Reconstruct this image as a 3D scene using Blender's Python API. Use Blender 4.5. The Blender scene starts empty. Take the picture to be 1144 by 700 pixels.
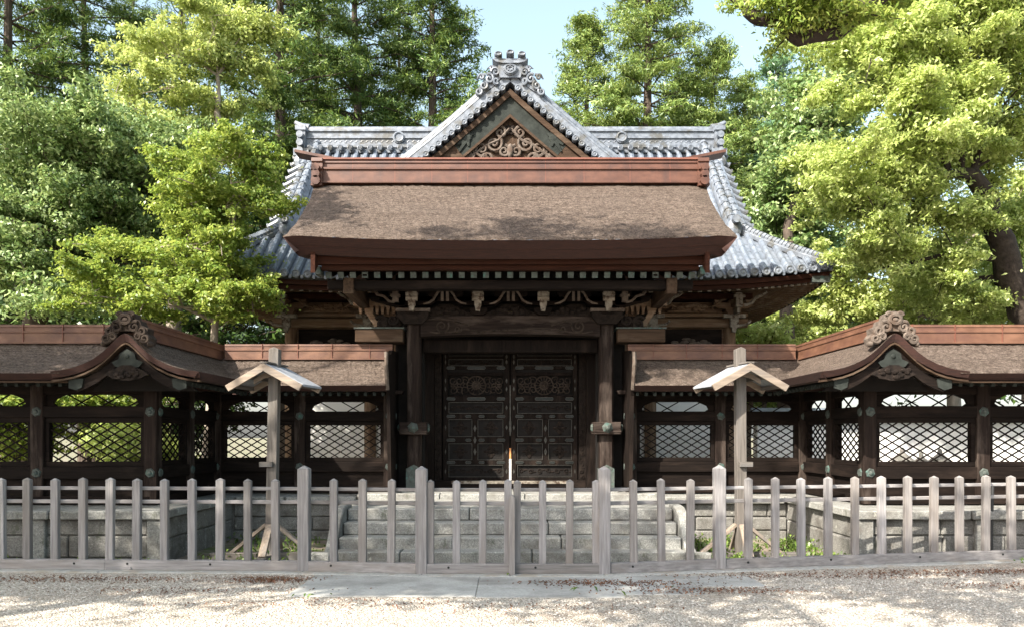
import bpy, math, random
import numpy as np
from mathutils import Vector, Matrix
R = math.radians
random.seed(7)
rng = np.random.default_rng(11)
S = bpy.context.scene
COL = S.collection

# ------------------------------------------------------------ camera, sky, sun, exposure
F, HX, HY, EYE = 880.0, 570.0, 488.0, 1.6          # focal length and principal point of a 1144 px wide frame
cam_d = bpy.data.cameras.new('camera')
cam = bpy.data.objects.new('camera', cam_d)
COL.objects.link(cam)
cam.location = (0, 0, EYE)
cam.rotation_euler = (R(90), 0, 0)
cam_d.sensor_width = 36
cam_d.lens = 36 * F / 1144
cam_d.shift_x = (572 - HX) / 1144
cam_d.shift_y = (HY - 350) / 1144
cam_d.clip_start, cam_d.clip_end = 0.05, 3000
S.camera = cam

SUN_EL, SUN_AZ = R(40), R(45)                      # azimuth: to the left of straight behind the camera
sdir = Vector((-math.sin(SUN_AZ) * math.cos(SUN_EL), -math.cos(SUN_AZ) * math.cos(SUN_EL), math.sin(SUN_EL)))
w = bpy.data.worlds.new('World')
S.world = w
w.use_nodes = True
nt = w.node_tree
sky = nt.nodes.new('ShaderNodeTexSky')
sky.sky_type = 'NISHITA'
sky.sun_disc = False
sky.sun_elevation = SUN_EL
sky.sun_rotation = math.atan2(sdir.x, sdir.y)
sky.air_density, sky.dust_density, sky.ozone_density = 1.0, 3.0, 1.0
hs = nt.nodes.new('ShaderNodeHueSaturation')
hs.inputs['Saturation'].default_value = 0.7
hs.inputs['Hue'].default_value = 0.47
hs.inputs['Value'].default_value = 1.0
bg = nt.nodes['Background']
nt.links.new(sky.outputs[0], hs.inputs['Color'])
nt.links.new(hs.outputs[0], bg.inputs[0])
bg.inputs[1].default_value = 0.15
sun_d = bpy.data.lights.new('sun', 'SUN')
sun_d.energy, sun_d.angle, sun_d.color = 5.0, R(0.55), (1, 0.93, 0.82)
sun = bpy.data.objects.new('sun', sun_d)
COL.objects.link(sun)
sun.rotation_euler = sdir.to_track_quat('Z', 'Y').to_euler()
sun.location = sdir * 40
S.view_settings.view_transform = 'Standard'
S.view_settings.look = 'None'
S.view_settings.exposure = 1.5
S.view_settings.gamma = 1
S.view_settings.use_curve_mapping = False
S.cycles.max_bounces = 7
S.cycles.transparent_max_bounces = 4
S.cycles.use_denoising = True

# ------------------------------------------------------------ materials
def new_mat(name):
    m = bpy.data.materials.new(name)
    m.use_nodes = True
    t = m.node_tree
    b = t.nodes['Principled BSDF']
    return m, t, b

def ramp(t, fac, stops):
    r = t.nodes.new('ShaderNodeValToRGB')
    el = r.color_ramp.elements
    while len(el) < len(stops):
        el.new(0.5)
    for e, (p, c) in zip(el, stops):
        e.position = p
        e.color = (*c, 1)
    t.links.new(fac, r.inputs[0])
    return r.outputs[0]

def coords(t, scale):
    tc = t.nodes.new('ShaderNodeTexCoord')
    mp = t.nodes.new('ShaderNodeMapping')
    mp.inputs['Scale'].default_value = scale
    t.links.new(tc.outputs['Object'], mp.inputs[0])
    return mp.outputs[0]

def noise(t, scale, s=1.0, detail=4, rough=0.55, dist=0.0):
    n = t.nodes.new('ShaderNodeTexNoise')
    n.inputs['Scale'].default_value = s
    n.inputs['Detail'].default_value = detail
    n.inputs['Roughness'].default_value = rough
    n.inputs['Distortion'].default_value = dist
    t.links.new(coords(t, scale), n.inputs['Vector'])
    return n.outputs[0]

def mixc(t, fac, a, b, mode='MIX'):
    m = t.nodes.new('ShaderNodeMix')
    m.data_type = 'RGBA'
    m.blend_type = mode
    for i, x in ((0, fac), (6, a), (7, b)):
        if hasattr(x, 'is_output'):
            t.links.new(x, m.inputs[i])
        elif i == 0:
            m.inputs[0].default_value = x
        else:
            m.inputs[i].default_value = (*x, 1)
    return m.outputs[2]

def bump(t, b, h, strength, dist=0.02, chain=None):
    n = t.nodes.new('ShaderNodeBump')
    n.inputs['Strength'].default_value = strength
    n.inputs['Distance'].default_value = dist
    t.links.new(h, n.inputs['Height'])
    if chain:
        t.links.new(chain, n.inputs['Normal'])
    t.links.new(n.outputs[0], b.inputs['Normal'])
    return n.outputs[0]

def surf(name, lo, hi, scale=(8, 8, 8), rough=0.8, bmp=0.3, detail=5, patch=None, patch_scale=(1, 1, 1), pr=(0.5, 0.62), spec=0.3, metal=0.0, d=0.02):
    m, t, b = new_mat(name)
    n = noise(t, scale, 1, detail, 0.6)
    c = ramp(t, n, [(0.3, lo), (0.7, hi)])
    if patch:
        p = noise(t, patch_scale, 1, 5, 0.65)
        f = ramp(t, p, [(pr[0], (0, 0, 0)), (pr[1], (1, 1, 1))])
        c = mixc(t, f, c, patch)
    t.links.new(c, b.inputs['Base Color'])
    b.inputs['Roughness'].default_value = rough
    b.inputs['Specular IOR Level'].default_value = spec
    b.inputs['Metallic'].default_value = metal
    if bmp:
        bump(t, b, n, bmp, d)
    return m

M = {}
def wood(name, lo, hi, patch=None, rough=0.8, bmp=0.3, spec=0.1):
    for ax, sc in (('x', (2, 34, 34)), ('y', (34, 2, 34)), ('z', (34, 34, 2))):
        M[name + '_' + ax] = surf(name + '_' + ax, lo, hi, sc, rough, bmp, 6, patch, tuple(s * 0.12 + 0.8 for s in sc), (0.5, 0.7), spec)
wood('timber', (0.0045, 0.0030, 0.0025), (0.0115, 0.0078, 0.006), (0.023, 0.0155, 0.012))
wood('redwood', (0.019, 0.0068, 0.0042), (0.045, 0.0165, 0.0095), (0.035, 0.016, 0.010))
wood('gablewood', (0.028, 0.0175, 0.0115), (0.068, 0.043, 0.028), (0.095, 0.068, 0.048))
wood('hallwood', (0.10, 0.062, 0.038), (0.20, 0.13, 0.083), (0.27, 0.20, 0.14))
wood('column', (0.0085, 0.0056, 0.0046), (0.027, 0.0185, 0.0148), (0.075, 0.058, 0.048))
wood('fencewood', (0.155, 0.149, 0.147), (0.305, 0.295, 0.292), (0.20, 0.184, 0.172))
wood('weathered', (0.075, 0.066, 0.058), (0.165, 0.147, 0.13), (0.13, 0.125, 0.12))
wood('freshwood', (0.17, 0.135, 0.105), (0.30, 0.245, 0.195), (0.15, 0.138, 0.128))
for ax in 'xz':                                     # every board has weathered differently
    t = M['fencewood_' + ax].node_tree
    b_ = t.nodes['Principled BSDF']
    src = b_.inputs['Base Color'].links[0].from_socket
    oi = t.nodes.new('ShaderNodeObjectInfo')
    rr = ramp(t, oi.outputs['Random'], [(0, (0.72, 0.70, 0.68)), (0.35, (1.0, 0.99, 1.0)), (0.7, (0.88, 0.84, 0.80)), (1, (1.22, 1.2, 1.2))])
    t.links.new(mixc(t, 1.0, src, rr, 'MULTIPLY'), b_.inputs['Base Color'])
M['shingle'] = surf('shingle', (0.19, 0.20, 0.22), (0.31, 0.325, 0.35), (3, 30, 30), 0.7, 0.2)
M['carved'] = surf('carved', (0.0065, 0.0048, 0.004), (0.023, 0.0165, 0.013), (14, 14, 14), 0.85, 0.5, spec=0.12)
M['carved_mid'] = surf('carved_mid', (0.022, 0.016, 0.0125), (0.065, 0.049, 0.039), (12, 12, 12), 0.85, 0.5, patch=(0.014, 0.010, 0.008), patch_scale=(6, 6, 6), spec=0.1)
M['carved_pale'] = surf('carved_pale', (0.05, 0.038, 0.030), (0.15, 0.12, 0.097), (10, 10, 10), 0.85, 0.5, patch=(0.08, 0.055, 0.04), patch_scale=(6, 6, 6))
M['paint'] = surf('old_white_paint', (0.13, 0.11, 0.085), (0.30, 0.265, 0.22), (12, 12, 12), 0.85, 0.3, patch=(0.07, 0.047, 0.034), patch_scale=(9, 9, 9), pr=(0.50, 0.60))
M['copper_orange'] = surf('copper_sheet_new', (0.086, 0.040, 0.024), (0.162, 0.082, 0.050), (4, 4, 8), 0.55, 0.1, patch=(0.085, 0.04, 0.029), patch_scale=(2.4, 2.4, 3), pr=(0.45, 0.68), spec=0.35)
M['copper'] = surf('copper_sheet', (0.064, 0.0265, 0.017), (0.118, 0.0525, 0.034), (3.0, 3.0, 7), 0.5, 0.08, patch=(0.052, 0.027, 0.022), patch_scale=(2.6, 2.6, 1.2), pr=(0.48, 0.7), spec=0.4)
M['copper_dark'] = surf('copper_trim', (0.12, 0.045, 0.032), (0.19, 0.075, 0.05), (5, 5, 5), 0.55, 0.1)
M['verdigris'] = surf('verdigris', (0.032, 0.038, 0.034), (0.08, 0.095, 0.083), (14, 14, 14), 0.7, 0.3, patch=(0.055, 0.125, 0.105), patch_scale=(8, 8, 8), pr=(0.55, 0.68))
M['greengrey'] = surf('greengrey_copper', (0.015, 0.0175, 0.0155), (0.036, 0.041, 0.0365), (6, 6, 6), 0.8, 0.2, spec=0.1)
M['iron'] = surf('dark_fitting', (0.009, 0.011, 0.010), (0.02, 0.022, 0.020), (20, 20, 20), 0.45, 0.15, metal=0.3)
M['iron_edge'] = surf('worn_fitting_edge', (0.028, 0.026, 0.022), (0.062, 0.057, 0.048), (20, 20, 20), 0.5, 0.1, metal=0.3)
M['gap_light_orange'] = surf('gap_light_orange', (0.42, 0.17, 0.06), (0.62, 0.30, 0.12), (3, 3, 9), 0.5, 0.1)  # orange of light seen through the door gap, put into colour
M['plaster'] = surf('plaster', (0.74, 0.73, 0.70), (0.84, 0.83, 0.80), (2, 2, 2), 0.9, 0.05)
M['near_black'] = surf('near_black_board', (0.005, 0.004, 0.0035), (0.012, 0.0095, 0.008), (6, 6, 6), 0.9, 0)  # even near-black tone for frieze, side walls, door panels and tympanum
M['kerbstone'] = surf('kerbstone', (0.25, 0.25, 0.235), (0.40, 0.39, 0.365), (30, 30, 30), 0.9, 0.3, patch=(0.28, 0.25, 0.21), patch_scale=(2.4, 2.4, 2.4))
M['slab'] = surf('slab', (0.30, 0.295, 0.278), (0.43, 0.42, 0.395), (50, 50, 50), 0.9, 0.2, patch=(0.18, 0.172, 0.158), patch_scale=(1.3, 1.8, 1), pr=(0.42, 0.72))
M['hose'] = surf('rubber', (0.02, 0.02, 0.02), (0.04, 0.04, 0.04), (9, 9, 9), 0.5, 0)

def stone_mat(name, lo, hi, stain):
    m, t, b = new_mat(name)
    n1 = noise(t, (55, 55, 55), 1, 3, 0.7)
    c = ramp(t, n1, [(0.32, lo), (0.5, tuple((a + q) / 2 for a, q in zip(lo, hi))), (0.66, hi)])
    n2 = noise(t, (2.2, 2.2, 2.8), 1, 6, 0.7)
    c = mixc(t, ramp(t, n2, [(0.46, (0, 0, 0)), (0.66, (0.92, 0.92, 0.92))]), c, stain)
    n4 = noise(t, (5, 5, 3), 1, 6, 0.75)
    c = mixc(t, ramp(t, n4, [(0.56, (0, 0, 0)), (0.66, (0.75, 0.75, 0.75))]), c, (0.075, 0.08, 0.055))
    n5 = noise(t, (11, 11, 11), 1, 3, 0.6)
    c = mixc(t, ramp(t, n5, [(0.66, (0, 0, 0)), (0.70, (0.6, 0.6, 0.6))]), c, (0.42, 0.42, 0.37))
    t.links.new(c, b.inputs['Base Color'])
    b.inputs['Roughness'].default_value = 0.9
    k = bump(t, b, n1, 0.35, 0.012)
    bump(t, b, noise(t, (9, 9, 9), 1, 4, 0.6), 0.4, 0.03, k)
    return m
M['stone'] = stone_mat('granite', (0.13, 0.132, 0.122), (0.33, 0.325, 0.30), (0.125, 0.115, 0.10))
M['stone_dark'] = stone_mat('rough_granite', (0.09, 0.088, 0.08), (0.24, 0.23, 0.21), (0.07, 0.062, 0.052))

def thatch_mat():
    m, t, b = new_mat('cypress_bark_thatch')
    n1 = noise(t, (13, 22, 40), 1, 6, 0.8, 0.5)
    n2 = noise(t, (38, 44, 60), 1, 3, 0.75)
    c = ramp(t, n1, [(0.34, (0.062, 0.045, 0.036)), (0.5, (0.195, 0.15, 0.121)), (0.66, (0.345, 0.28, 0.232))])
    c = mixc(t, 0.8, c, ramp(t, n2, [(0.36, (0.22, 0.19, 0.17)), (0.56, (1, 1, 1))]), 'MULTIPLY')
    p = noise(t, (0.9, 1.4, 2), 1, 5, 0.6)
    c = mixc(t, ramp(t, p, [(0.4, (0, 0, 0)), (0.75, (0.45, 0.45, 0.45))]), c, (0.115, 0.09, 0.075))
    lay = noise(t, (1.5, 1.5, 34), 1, 4, 0.7)
    c = mixc(t, 0.55, c, ramp(t, lay, [(0.36, (0.55, 0.52, 0.5)), (0.5, (1, 1, 1))]), 'MULTIPLY')
    t.links.new(c, b.inputs['Base Color'])
    b.inputs['Roughness'].default_value = 0.95
    b.inputs['Specular IOR Level'].default_value = 0.15
    k = bump(t, b, n1, 1.0, 0.06)
    bump(t, b, n2, 1.0, 0.03, k)
    return m
M['thatch'] = thatch_mat()
def edge_mat():
    m, t, b = new_mat('cut_bark_edge')
    n1 = noise(t, (5, 5, 150), 1, 4, 0.6)
    n2 = noise(t, (14, 14, 14), 1, 4, 0.6)
    c = ramp(t, n1, [(0.3, (0.018, 0.0058, 0.0038)), (0.7, (0.052, 0.0172, 0.0102))])
    c = mixc(t, 0.5, c, ramp(t, n2, [(0.3, (0.5, 0.5, 0.5)), (0.7, (1, 1, 1))]), 'MULTIPLY')
    t.links.new(c, b.inputs['Base Color'])
    b.inputs['Roughness'].default_value = 0.9
    bump(t, b, n1, 0.5, 0.01)
    return m
M['bark_edge'] = edge_mat()

def tile_mat():
    m, t, b = new_mat('silver_roof_tile')
    n = noise(t, (7, 7, 7), 1, 5, 0.65)
    c = ramp(t, n, [(0.28, (0.075, 0.092, 0.118)), (0.5, (0.135, 0.158, 0.192)), (0.75, (0.215, 0.242, 0.28))])
    p = noise(t, (1.5, 1.5, 1.5), 1, 5, 0.65)
    c = mixc(t, ramp(t, p, [(0.5, (0, 0, 0)), (0.72, (0.55, 0.55, 0.55))]), c, (0.095, 0.095, 0.09))
    # tile joints: a wave in world height / depth
    wv = t.nodes.new('ShaderNodeTexWave')
    wv.wave_type, wv.bands_direction, wv.wave_profile = 'BANDS', 'Y', 'SAW'
    wv.inputs['Scale'].default_value = 1.35
    t.links.new(coords(t, (1, 1, 1)), wv.inputs['Vector'])
    c = mixc(t, ramp(t, wv.outputs[1], [(0.0, (0.8, 0.8, 0.8)), (0.13, (0, 0, 0))]), c, (0.05, 0.05, 0.05))
    t.links.new(c, b.inputs['Base Color'])
    b.inputs['Roughness'].default_value = 0.38
    b.inputs['Specular IOR Level'].default_value = 0.5
    k = bump(t, b, wv.outputs[1], 0.5, 0.03)
    bump(t, b, n, 0.2, 0.01, k)
    return m
M['tile'] = tile_mat()
M['tile_plain'] = surf('tile_ornament', (0.07, 0.083, 0.104), (0.195, 0.218, 0.25), (9, 9, 9), 0.45, 0.3, patch=(0.08, 0.08, 0.075), patch_scale=(3, 3, 3), spec=0.5)

def gravel_mat():
    m, t, b = new_mat('gravel')
    v = t.nodes.new('ShaderNodeTexVoronoi')
    v.inputs['Scale'].default_value = 1
    v.inputs['Randomness'].default_value = 1
    t.links.new(coords(t, (62, 62, 62)), v.inputs['Vector'])
    sep = t.nodes.new('ShaderNodeSeparateColor')
    t.links.new(v.outputs['Color'], sep.inputs[0])
    c = ramp(t, sep.outputs[0], [(0, (0.20, 0.17, 0.14)), (0.25, (0.36, 0.32, 0.27)), (0.7, (0.50, 0.45, 0.385)), (1, (0.66, 0.605, 0.53))])
    n = noise(t, (0.55, 1.1, 1), 1, 6, 0.65)
    c = mixc(t, ramp(t, n, [(0.5, (0, 0, 0)), (0.70, (0.55, 0.55, 0.55))]), c, (0.33, 0.25, 0.19))
    n3 = noise(t, (120, 120, 120), 1, 2, 0.6)
    c = mixc(t, 0.5, c, ramp(t, n3, [(0.35, (0.6, 0.56, 0.52)), (0.6, (1, 1, 1))]), 'MULTIPLY')
    t.links.new(c, b.inputs['Base Color'])
    b.inputs['Roughness'].default_value = 0.95
    b.inputs['Specular IOR Level'].default_value = 0.15
    inv = t.nodes.new('ShaderNodeMath')
    inv.operation = 'MULTIPLY'
    inv.inputs[1].default_value = -1
    t.links.new(v.outputs['Distance'], inv.inputs[0])
    bump(t, b, inv.outputs[0], 0.9, 0.022)
    return m
M['gravel'] = gravel_mat()
def pebble_mat():
    m, t, b = new_mat('pebble')
    g = t.nodes.new('ShaderNodeNewGeometry')
    c = ramp(t, g.outputs['Random Per Island'], [(0, (0.16, 0.135, 0.115)), (0.4, (0.36, 0.32, 0.275)), (1, (0.64, 0.59, 0.525))])
    t.links.new(c, b.inputs['Base Color'])
    b.inputs['Roughness'].default_value = 0.9
    return m
M['pebble'] = pebble_mat()
M['soil'] = surf('soil', (0.13, 0.10, 0.075), (0.27, 0.225, 0.18), (12, 12, 12), 0.95, 0.5, patch=(0.085, 0.12, 0.035), patch_scale=(1.6, 1.6, 1.6), pr=(0.46, 0.6))
M['trunk_bark'] = surf('trunk_bark', (0.035, 0.026, 0.02), (0.11, 0.085, 0.066), (9, 9, 2.5), 0.95, 0.9, d=0.05)
M['shaded_bark'] = surf('shaded_bark', (0.018, 0.013, 0.010), (0.05, 0.038, 0.030), (9, 9, 9), 0.95, 0.9, d=0.04)  # bark darkened in colour to stand for shade on the bough
M['trunk_pale'] = surf('trunk_pale', (0.16, 0.13, 0.10), (0.33, 0.285, 0.235), (7, 7, 2.5), 0.9, 0.5, d=0.03)

def leaf_mat(name, dark, mid, light, trans=0.35, gloss=0.05):
    m, t, b = new_mat(name)
    t.nodes.remove(b)
    out = t.nodes['Material Output']
    g = t.nodes.new('ShaderNodeNewGeometry')
    n = noise(t, (1.3, 1.3, 1.3), 1, 3, 0.65)
    mx = t.nodes.new('ShaderNodeMath')
    mx.operation = 'MULTIPLY_ADD'
    mx.inputs[1].default_value = 0.45
    t.links.new(g.outputs['Random Per Island'], mx.inputs[0])
    k = t.nodes.new('ShaderNodeMath')
    k.operation = 'MULTIPLY'
    k.inputs[1].default_value = 0.62
    t.links.new(n, k.inputs[0])
    t.links.new(k.outputs[0], mx.inputs[2])
    c = ramp(t, mx.outputs[0], [(0.22, dark), (0.5, mid), (0.82, light)])
    df = t.nodes.new('ShaderNodeBsdfDiffuse')
    tr = t.nodes.new('ShaderNodeBsdfTranslucent')
    gl = t.nodes.new('ShaderNodeBsdfGlossy')
    gl.inputs['Roughness'].default_value = 0.42
    t.links.new(c, df.inputs[0])
    t.links.new(mixc(t, 0.35, c, (light[0] * 1.25, light[1] * 1.2, light[2] * 0.75)), tr.inputs[0])
    s1 = t.nodes.new('ShaderNodeMixShader')
    s1.inputs[0].default_value = trans
    t.links.new(df.outputs[0], s1.inputs[1])
    t.links.new(tr.outputs[0], s1.inputs[2])
    s2 = t.nodes.new('ShaderNodeMixShader')
    s2.inputs[0].default_value = gloss
    t.links.new(s1.outputs[0], s2.inputs[1])
    t.links.new(gl.outputs[0], s2.inputs[2])
    t.links.new(s2.outputs[0], out.inputs['Surface'])
    return m
M['lf_cedar'] = leaf_mat('cedar_needles', (0.016, 0.042, 0.012), (0.07, 0.135, 0.03), (0.24, 0.31, 0.08), 0.24, 0.03)
M['lf_cypress'] = leaf_mat('cypress_needles', (0.06, 0.12, 0.03), (0.16, 0.24, 0.06), (0.31, 0.37, 0.11), 0.3, 0.03)
M['lf_blue'] = leaf_mat('bluegreen_needles', (0.05, 0.12, 0.06), (0.11, 0.21, 0.10), (0.20, 0.32, 0.15), 0.25, 0.03)
M['lf_camphor'] = leaf_mat('camphor_leaf', (0.15, 0.235, 0.045), (0.39, 0.485, 0.135), (0.62, 0.68, 0.29), 0.46, 0.03)
M['lf_yellow'] = leaf_mat('spring_leaf', (0.17, 0.24, 0.055), (0.36, 0.44, 0.13), (0.54, 0.58, 0.23), 0.45, 0.03)
M['lf_maple'] = leaf_mat('maple_leaf', (0.085, 0.16, 0.025), (0.21, 0.31, 0.055), (0.42, 0.47, 0.12), 0.44, 0.03)
M['lf_green'] = leaf_mat('broad_leaf', (0.022, 0.055, 0.012), (0.14, 0.235, 0.065), (0.44, 0.53, 0.25), 0.32, 0.04)
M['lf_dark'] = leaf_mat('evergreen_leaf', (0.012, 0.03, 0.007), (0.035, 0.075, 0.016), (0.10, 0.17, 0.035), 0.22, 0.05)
M['lf_fallen'] = leaf_mat('fallen_leaf', (0.085, 0.036, 0.022), (0.16, 0.07, 0.042), (0.26, 0.15, 0.09), 0.1, 0.02)
M['lf_grass'] = leaf_mat('weed_leaf', (0.05, 0.10, 0.02), (0.11, 0.18, 0.035), (0.22, 0.30, 0.07), 0.3, 0.03)

# ------------------------------------------------------------ mesh helpers
def top_of(o):
    while o.parent:
        o = o.parent
    return o

class MB:
    def __init__(self):
        self.v, self.f = [], []
    def add(self, vs, fs):
        n = len(self.v)
        self.v += [tuple(p) for p in vs]
        self.f += [tuple(i + n for i in q) for q in fs]
        return self
    def box(self, x0, x1, y0, y1, z0, z1):
        x0, x1 = min(x0, x1), max(x0, x1)
        y0, y1 = min(y0, y1), max(y0, y1)
        z0, z1 = min(z0, z1), max(z0, z1)
        return self.add([(x0, y0, z0), (x1, y0, z0), (x1, y1, z0), (x0, y1, z0), (x0, y0, z1), (x1, y0, z1), (x1, y1, z1), (x0, y1, z1)],
                        [(3, 2, 1, 0), (4, 5, 6, 7), (0, 1, 5, 4), (1, 2, 6, 5), (2, 3, 7, 6), (3, 0, 4, 7)])
    def bar(self, a, b, wd, ht, up=(0, 0, 1), taper=1.0):
        a, b = Vector(a), Vector(b)
        d = (b - a).normalized()
        s = d.cross(Vector(up))
        if s.length < 1e-4:
            s = d.cross(Vector((1, 0, 0)))
        s.normalize()
        u = s.cross(d).normalized()
        vs = []
        for p, k in ((a, 1.0), (b, taper)):
            for i, j in ((-1, -1), (1, -1), (1, 1), (-1, 1)):
                vs.append(p + s * i * wd * k / 2 + u * j * ht * k / 2)
        return self.add(vs, [(0, 1, 2, 3), (7, 6, 5, 4), (0, 4, 5, 1), (1, 5, 6, 2), (2, 6, 7, 3), (3, 7, 4, 0)])
    def tube(self, pts, rad, n=8, cap=True):
        pts = [Vector(p) for p in pts]
        if not hasattr(rad, '__len__'):
            rad = [rad] * len(pts)
        rings, ref = [], None
        for i, p in enumerate(pts):
            d = (pts[min(i + 1, len(pts) - 1)] - pts[max(i - 1, 0)]).normalized()
            if ref is None:
                ref = d.orthogonal().normalized()
            ref = (ref - d * ref.dot(d))
            ref = ref.normalized() if ref.length > 1e-6 else d.orthogonal().normalized()
            q = d.cross(ref)
            rings.append([p + (ref * math.cos(a) + q * math.sin(a)) * rad[i] for a in (2 * math.pi * k / n for k in range(n))])
        vs = [x for r in rings for x in r]
        fs = []
        for i in range(len(rings) - 1):
            for k in range(n):
                k2 = (k + 1) % n
                fs.append((i * n + k, i * n + k2, (i + 1) * n + k2, (i + 1) * n + k))
        if cap:
            fs.append(tuple(range(n - 1, -1, -1)))
            fs.append(tuple((len(rings) - 1) * n + k for k in range(n)))
        return self.add(vs, fs)
    def ring(self, c, r, tr, axis='y', n=16, m=6, a0=0.0, a1=2 * math.pi, k=1.0):
        pts = []
        for i in range(n + 1):
            a = a0 + (a1 - a0) * i / n
            u, v = r * math.cos(a), r * math.sin(a) * k
            pts.append((c[0] + u, c[1], c[2] + v) if axis == 'y' else (c[0], c[1] + u, c[2] + v))
        return self.tube(pts, tr, m)
    def spiral(self, c, r0, r1, turns, tr, a0=0, flip=1, n=22, m=5):
        pts, rs = [], []
        for i in range(n + 1):
            q = i / n
            a = a0 + turns * 2 * math.pi * q
            r = r0 + (r1 - r0) * q
            pts.append((c[0] + flip * r * math.cos(a), c[1], c[2] + r * math.sin(a)))
            rs.append(tr * (1.0 - 0.35 * q))
        return self.tube(pts, rs, m)
    def disc(self, c, r, y0, y1, n=14, dish=0.0):
        pts = [(c[0], y, c[1]) for y in (y0, y1)]
        return self.tube(pts, r, n)
    def blob(self, c, r, nu=8, nv=6):
        vs, fs = [], []
        for j in range(1, nv):
            th = math.pi * j / nv
            for i in range(nu):
                a = 2 * math.pi * i / nu
                vs.append((c[0] + r[0] * math.sin(th) * math.cos(a), c[1] + r[1] * math.sin(th) * math.sin(a), c[2] + r[2] * math.cos(th)))
        vs.append((c[0], c[1], c[2] + r[2]))
        vs.append((c[0], c[1], c[2] - r[2]))
        T, B = len(vs) - 2, len(vs) - 1
        for j in range(nv - 2):
            for i in range(nu):
                k = (i + 1) % nu
                fs.append((j * nu + i, j * nu + k, (j + 1) * nu + k, (j + 1) * nu + i))
        for i in range(nu):
            k = (i + 1) % nu
            fs.append((T, k, i))
            fs.append((B, (nv - 2) * nu + i, (nv - 2) * nu + k))
        return self.add(vs, fs)
    def prism(self, poly, lo, hi, axis='y'):
        """poly in the two other axes, extruded along axis"""
        def pt(a, b, e):
            return {'y': (a, e, b), 'x': (e, a, b), 'z': (a, b, e)}[axis]
        n = len(poly)
        vs = [pt(a, b, lo) for a, b in poly] + [pt(a, b, hi) for a, b in poly]
        fs = [tuple(range(n - 1, -1, -1)), tuple(range(n, 2 * n))]
        fs += [(i, (i + 1) % n, n + (i + 1) % n, n + i) for i in range(n)]
        return self.add(vs, fs)
    def band(self, up, dn, lo, hi, axis='y'):
        """strip between two polylines (same count), extruded: quads only, good for concave bands"""
        def pt(a, b, e):
            return {'y': (a, e, b), 'x': (e, a, b), 'z': (a, b, e)}[axis]
        n = len(up)
        vs = []
        for e in (lo, hi):
            vs += [pt(a, b, e) for a, b in up] + [pt(a, b, e) for a, b in dn]
        fs = []
        for i in range(n - 1):
            fs += [(i, i + 1, n + i + 1, n + i), (2 * n + i + 1, 2 * n + i, 3 * n + i, 3 * n + i + 1),
                   (i + 1, i, 2 * n + i, 2 * n + i + 1), (n + i, n + i + 1, 3 * n + i + 1, 3 * n + i)]
        fs += [(0, n, 3 * n, 2 * n), (n - 1, 3 * n - 1, 4 * n - 1, 2 * n - 1)]
        return self.add(vs, fs)
    def grid(self, rows):
        """rows of points -> quad sheet"""
        n, m = len(rows), len(rows[0])
        fs = [(i * m + j, i * m + j + 1, (i + 1) * m + j + 1, (i + 1) * m + j) for i in range(n - 1) for j in range(m - 1)]
        return self.add([p for r in rows for p in r], fs)
    def build(self, name, mat, parent=None, bevel=0.0, smooth=False, mirror=1, mat2=None, split=0):
        o3 = top_of(parent).location if parent else Vector((0, 0, 0))
        me = bpy.data.meshes.new(name)
        vs = [(x * mirror - o3.x, y - o3.y, z - o3.z) for x, y, z in self.v]
        fs = self.f if mirror == 1 else [tuple(reversed(q)) for q in self.f]
        me.from_pydata(vs, [], fs)
        me.materials.append(mat)
        if mat2:
            me.materials.append(mat2)
            me.polygons.foreach_set('material_index', [int(i >= split) for i in range(len(fs))])
        if smooth:
            me.shade_smooth()
            me.set_sharp_from_angle(angle=R(42))
        me.update()
        o = bpy.data.objects.new(name, me)
        COL.objects.link(o)
        if parent:
            o.parent = parent
        if bevel:
            b = o.modifiers.new('bevel', 'BEVEL')
            b.width, b.segments, b.limit_method = bevel, 1, 'ANGLE'
        return o

def thing(name, label, cat, loc=(0, 0, 0), group=None):
    o = bpy.data.objects.new(name, None)
    o.empty_display_size = 0.2
    COL.objects.link(o)
    o.location = loc
    o['label'], o['category'] = label, cat
    if group:
        o['group'] = group
    return o
def tag(o, label=None, cat=None, group=None, kind=None):
    for k, v in (('label', label), ('category', cat), ('group', group), ('kind', kind)):
        if v:
            o[k] = v
    return o
def rs(t):                                          # rounded sag of the eave between its corners
    return math.sqrt(max(0.0, math.sin(math.pi * t)))
def W(px, py, D):
    return Vector(((px - HX) * D / F, D, EYE + (HY - py) * D / F))

# ------------------------------------------------------------ ground
GZ = -0.12                                          # level of the yard inside the fence
FP = [(-60, 635), (340, 638), (472, 641), (674, 641), (803, 636), (1190, 623), (1420, 616)]
def fence_s(px):
    for (a, ya), (b, yb) in zip(FP, FP[1:]):
        if px <= b:
            return (ya + (yb - ya) * (px - a) / (b - a) - HY) / EYE
    return (FP[-1][1] - HY) / EYE
fence_s0 = fence_s
def fence_depth(x):
    p0 = None
    for px in range(-60, 1421, 20):
        p1 = ((px - HX) * F / fence_s0(px) / F, F / fence_s0(px))
        if p0 and p0[0] <= x <= p1[0]:
            return p0[1] + (p1[1] - p0[1]) * (x - p0[0]) / (p1[0] - p0[0])
        p0 = p1
    return F / fence_s0(-60 if x < 0 else 1420)
xs = [-1500, -60, -20] + [-7.4 + 0.4 * i for i in range(38)] + [20, 60, 1500]
g = MB()
g.grid([[(x, y, 0) for x in xs] for y in (-400, -30, 0, 6, 8.5)] + [[(x, fence_depth(x) + 0.10, 0) for x in xs], [(x, fence_depth(x) + 0.11, GZ) for x in xs]])
tag(g.build('ground', M['gravel']), 'pale gravel forecourt strewn with brown leaves before the fence', 'ground', kind='structure')
g = MB()
g.grid([[(x, fence_depth(x) + 0.11, GZ) for x in xs]] + [[(x, y, GZ) for x in xs] for y in (13, 20, 60, 2500)])
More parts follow.
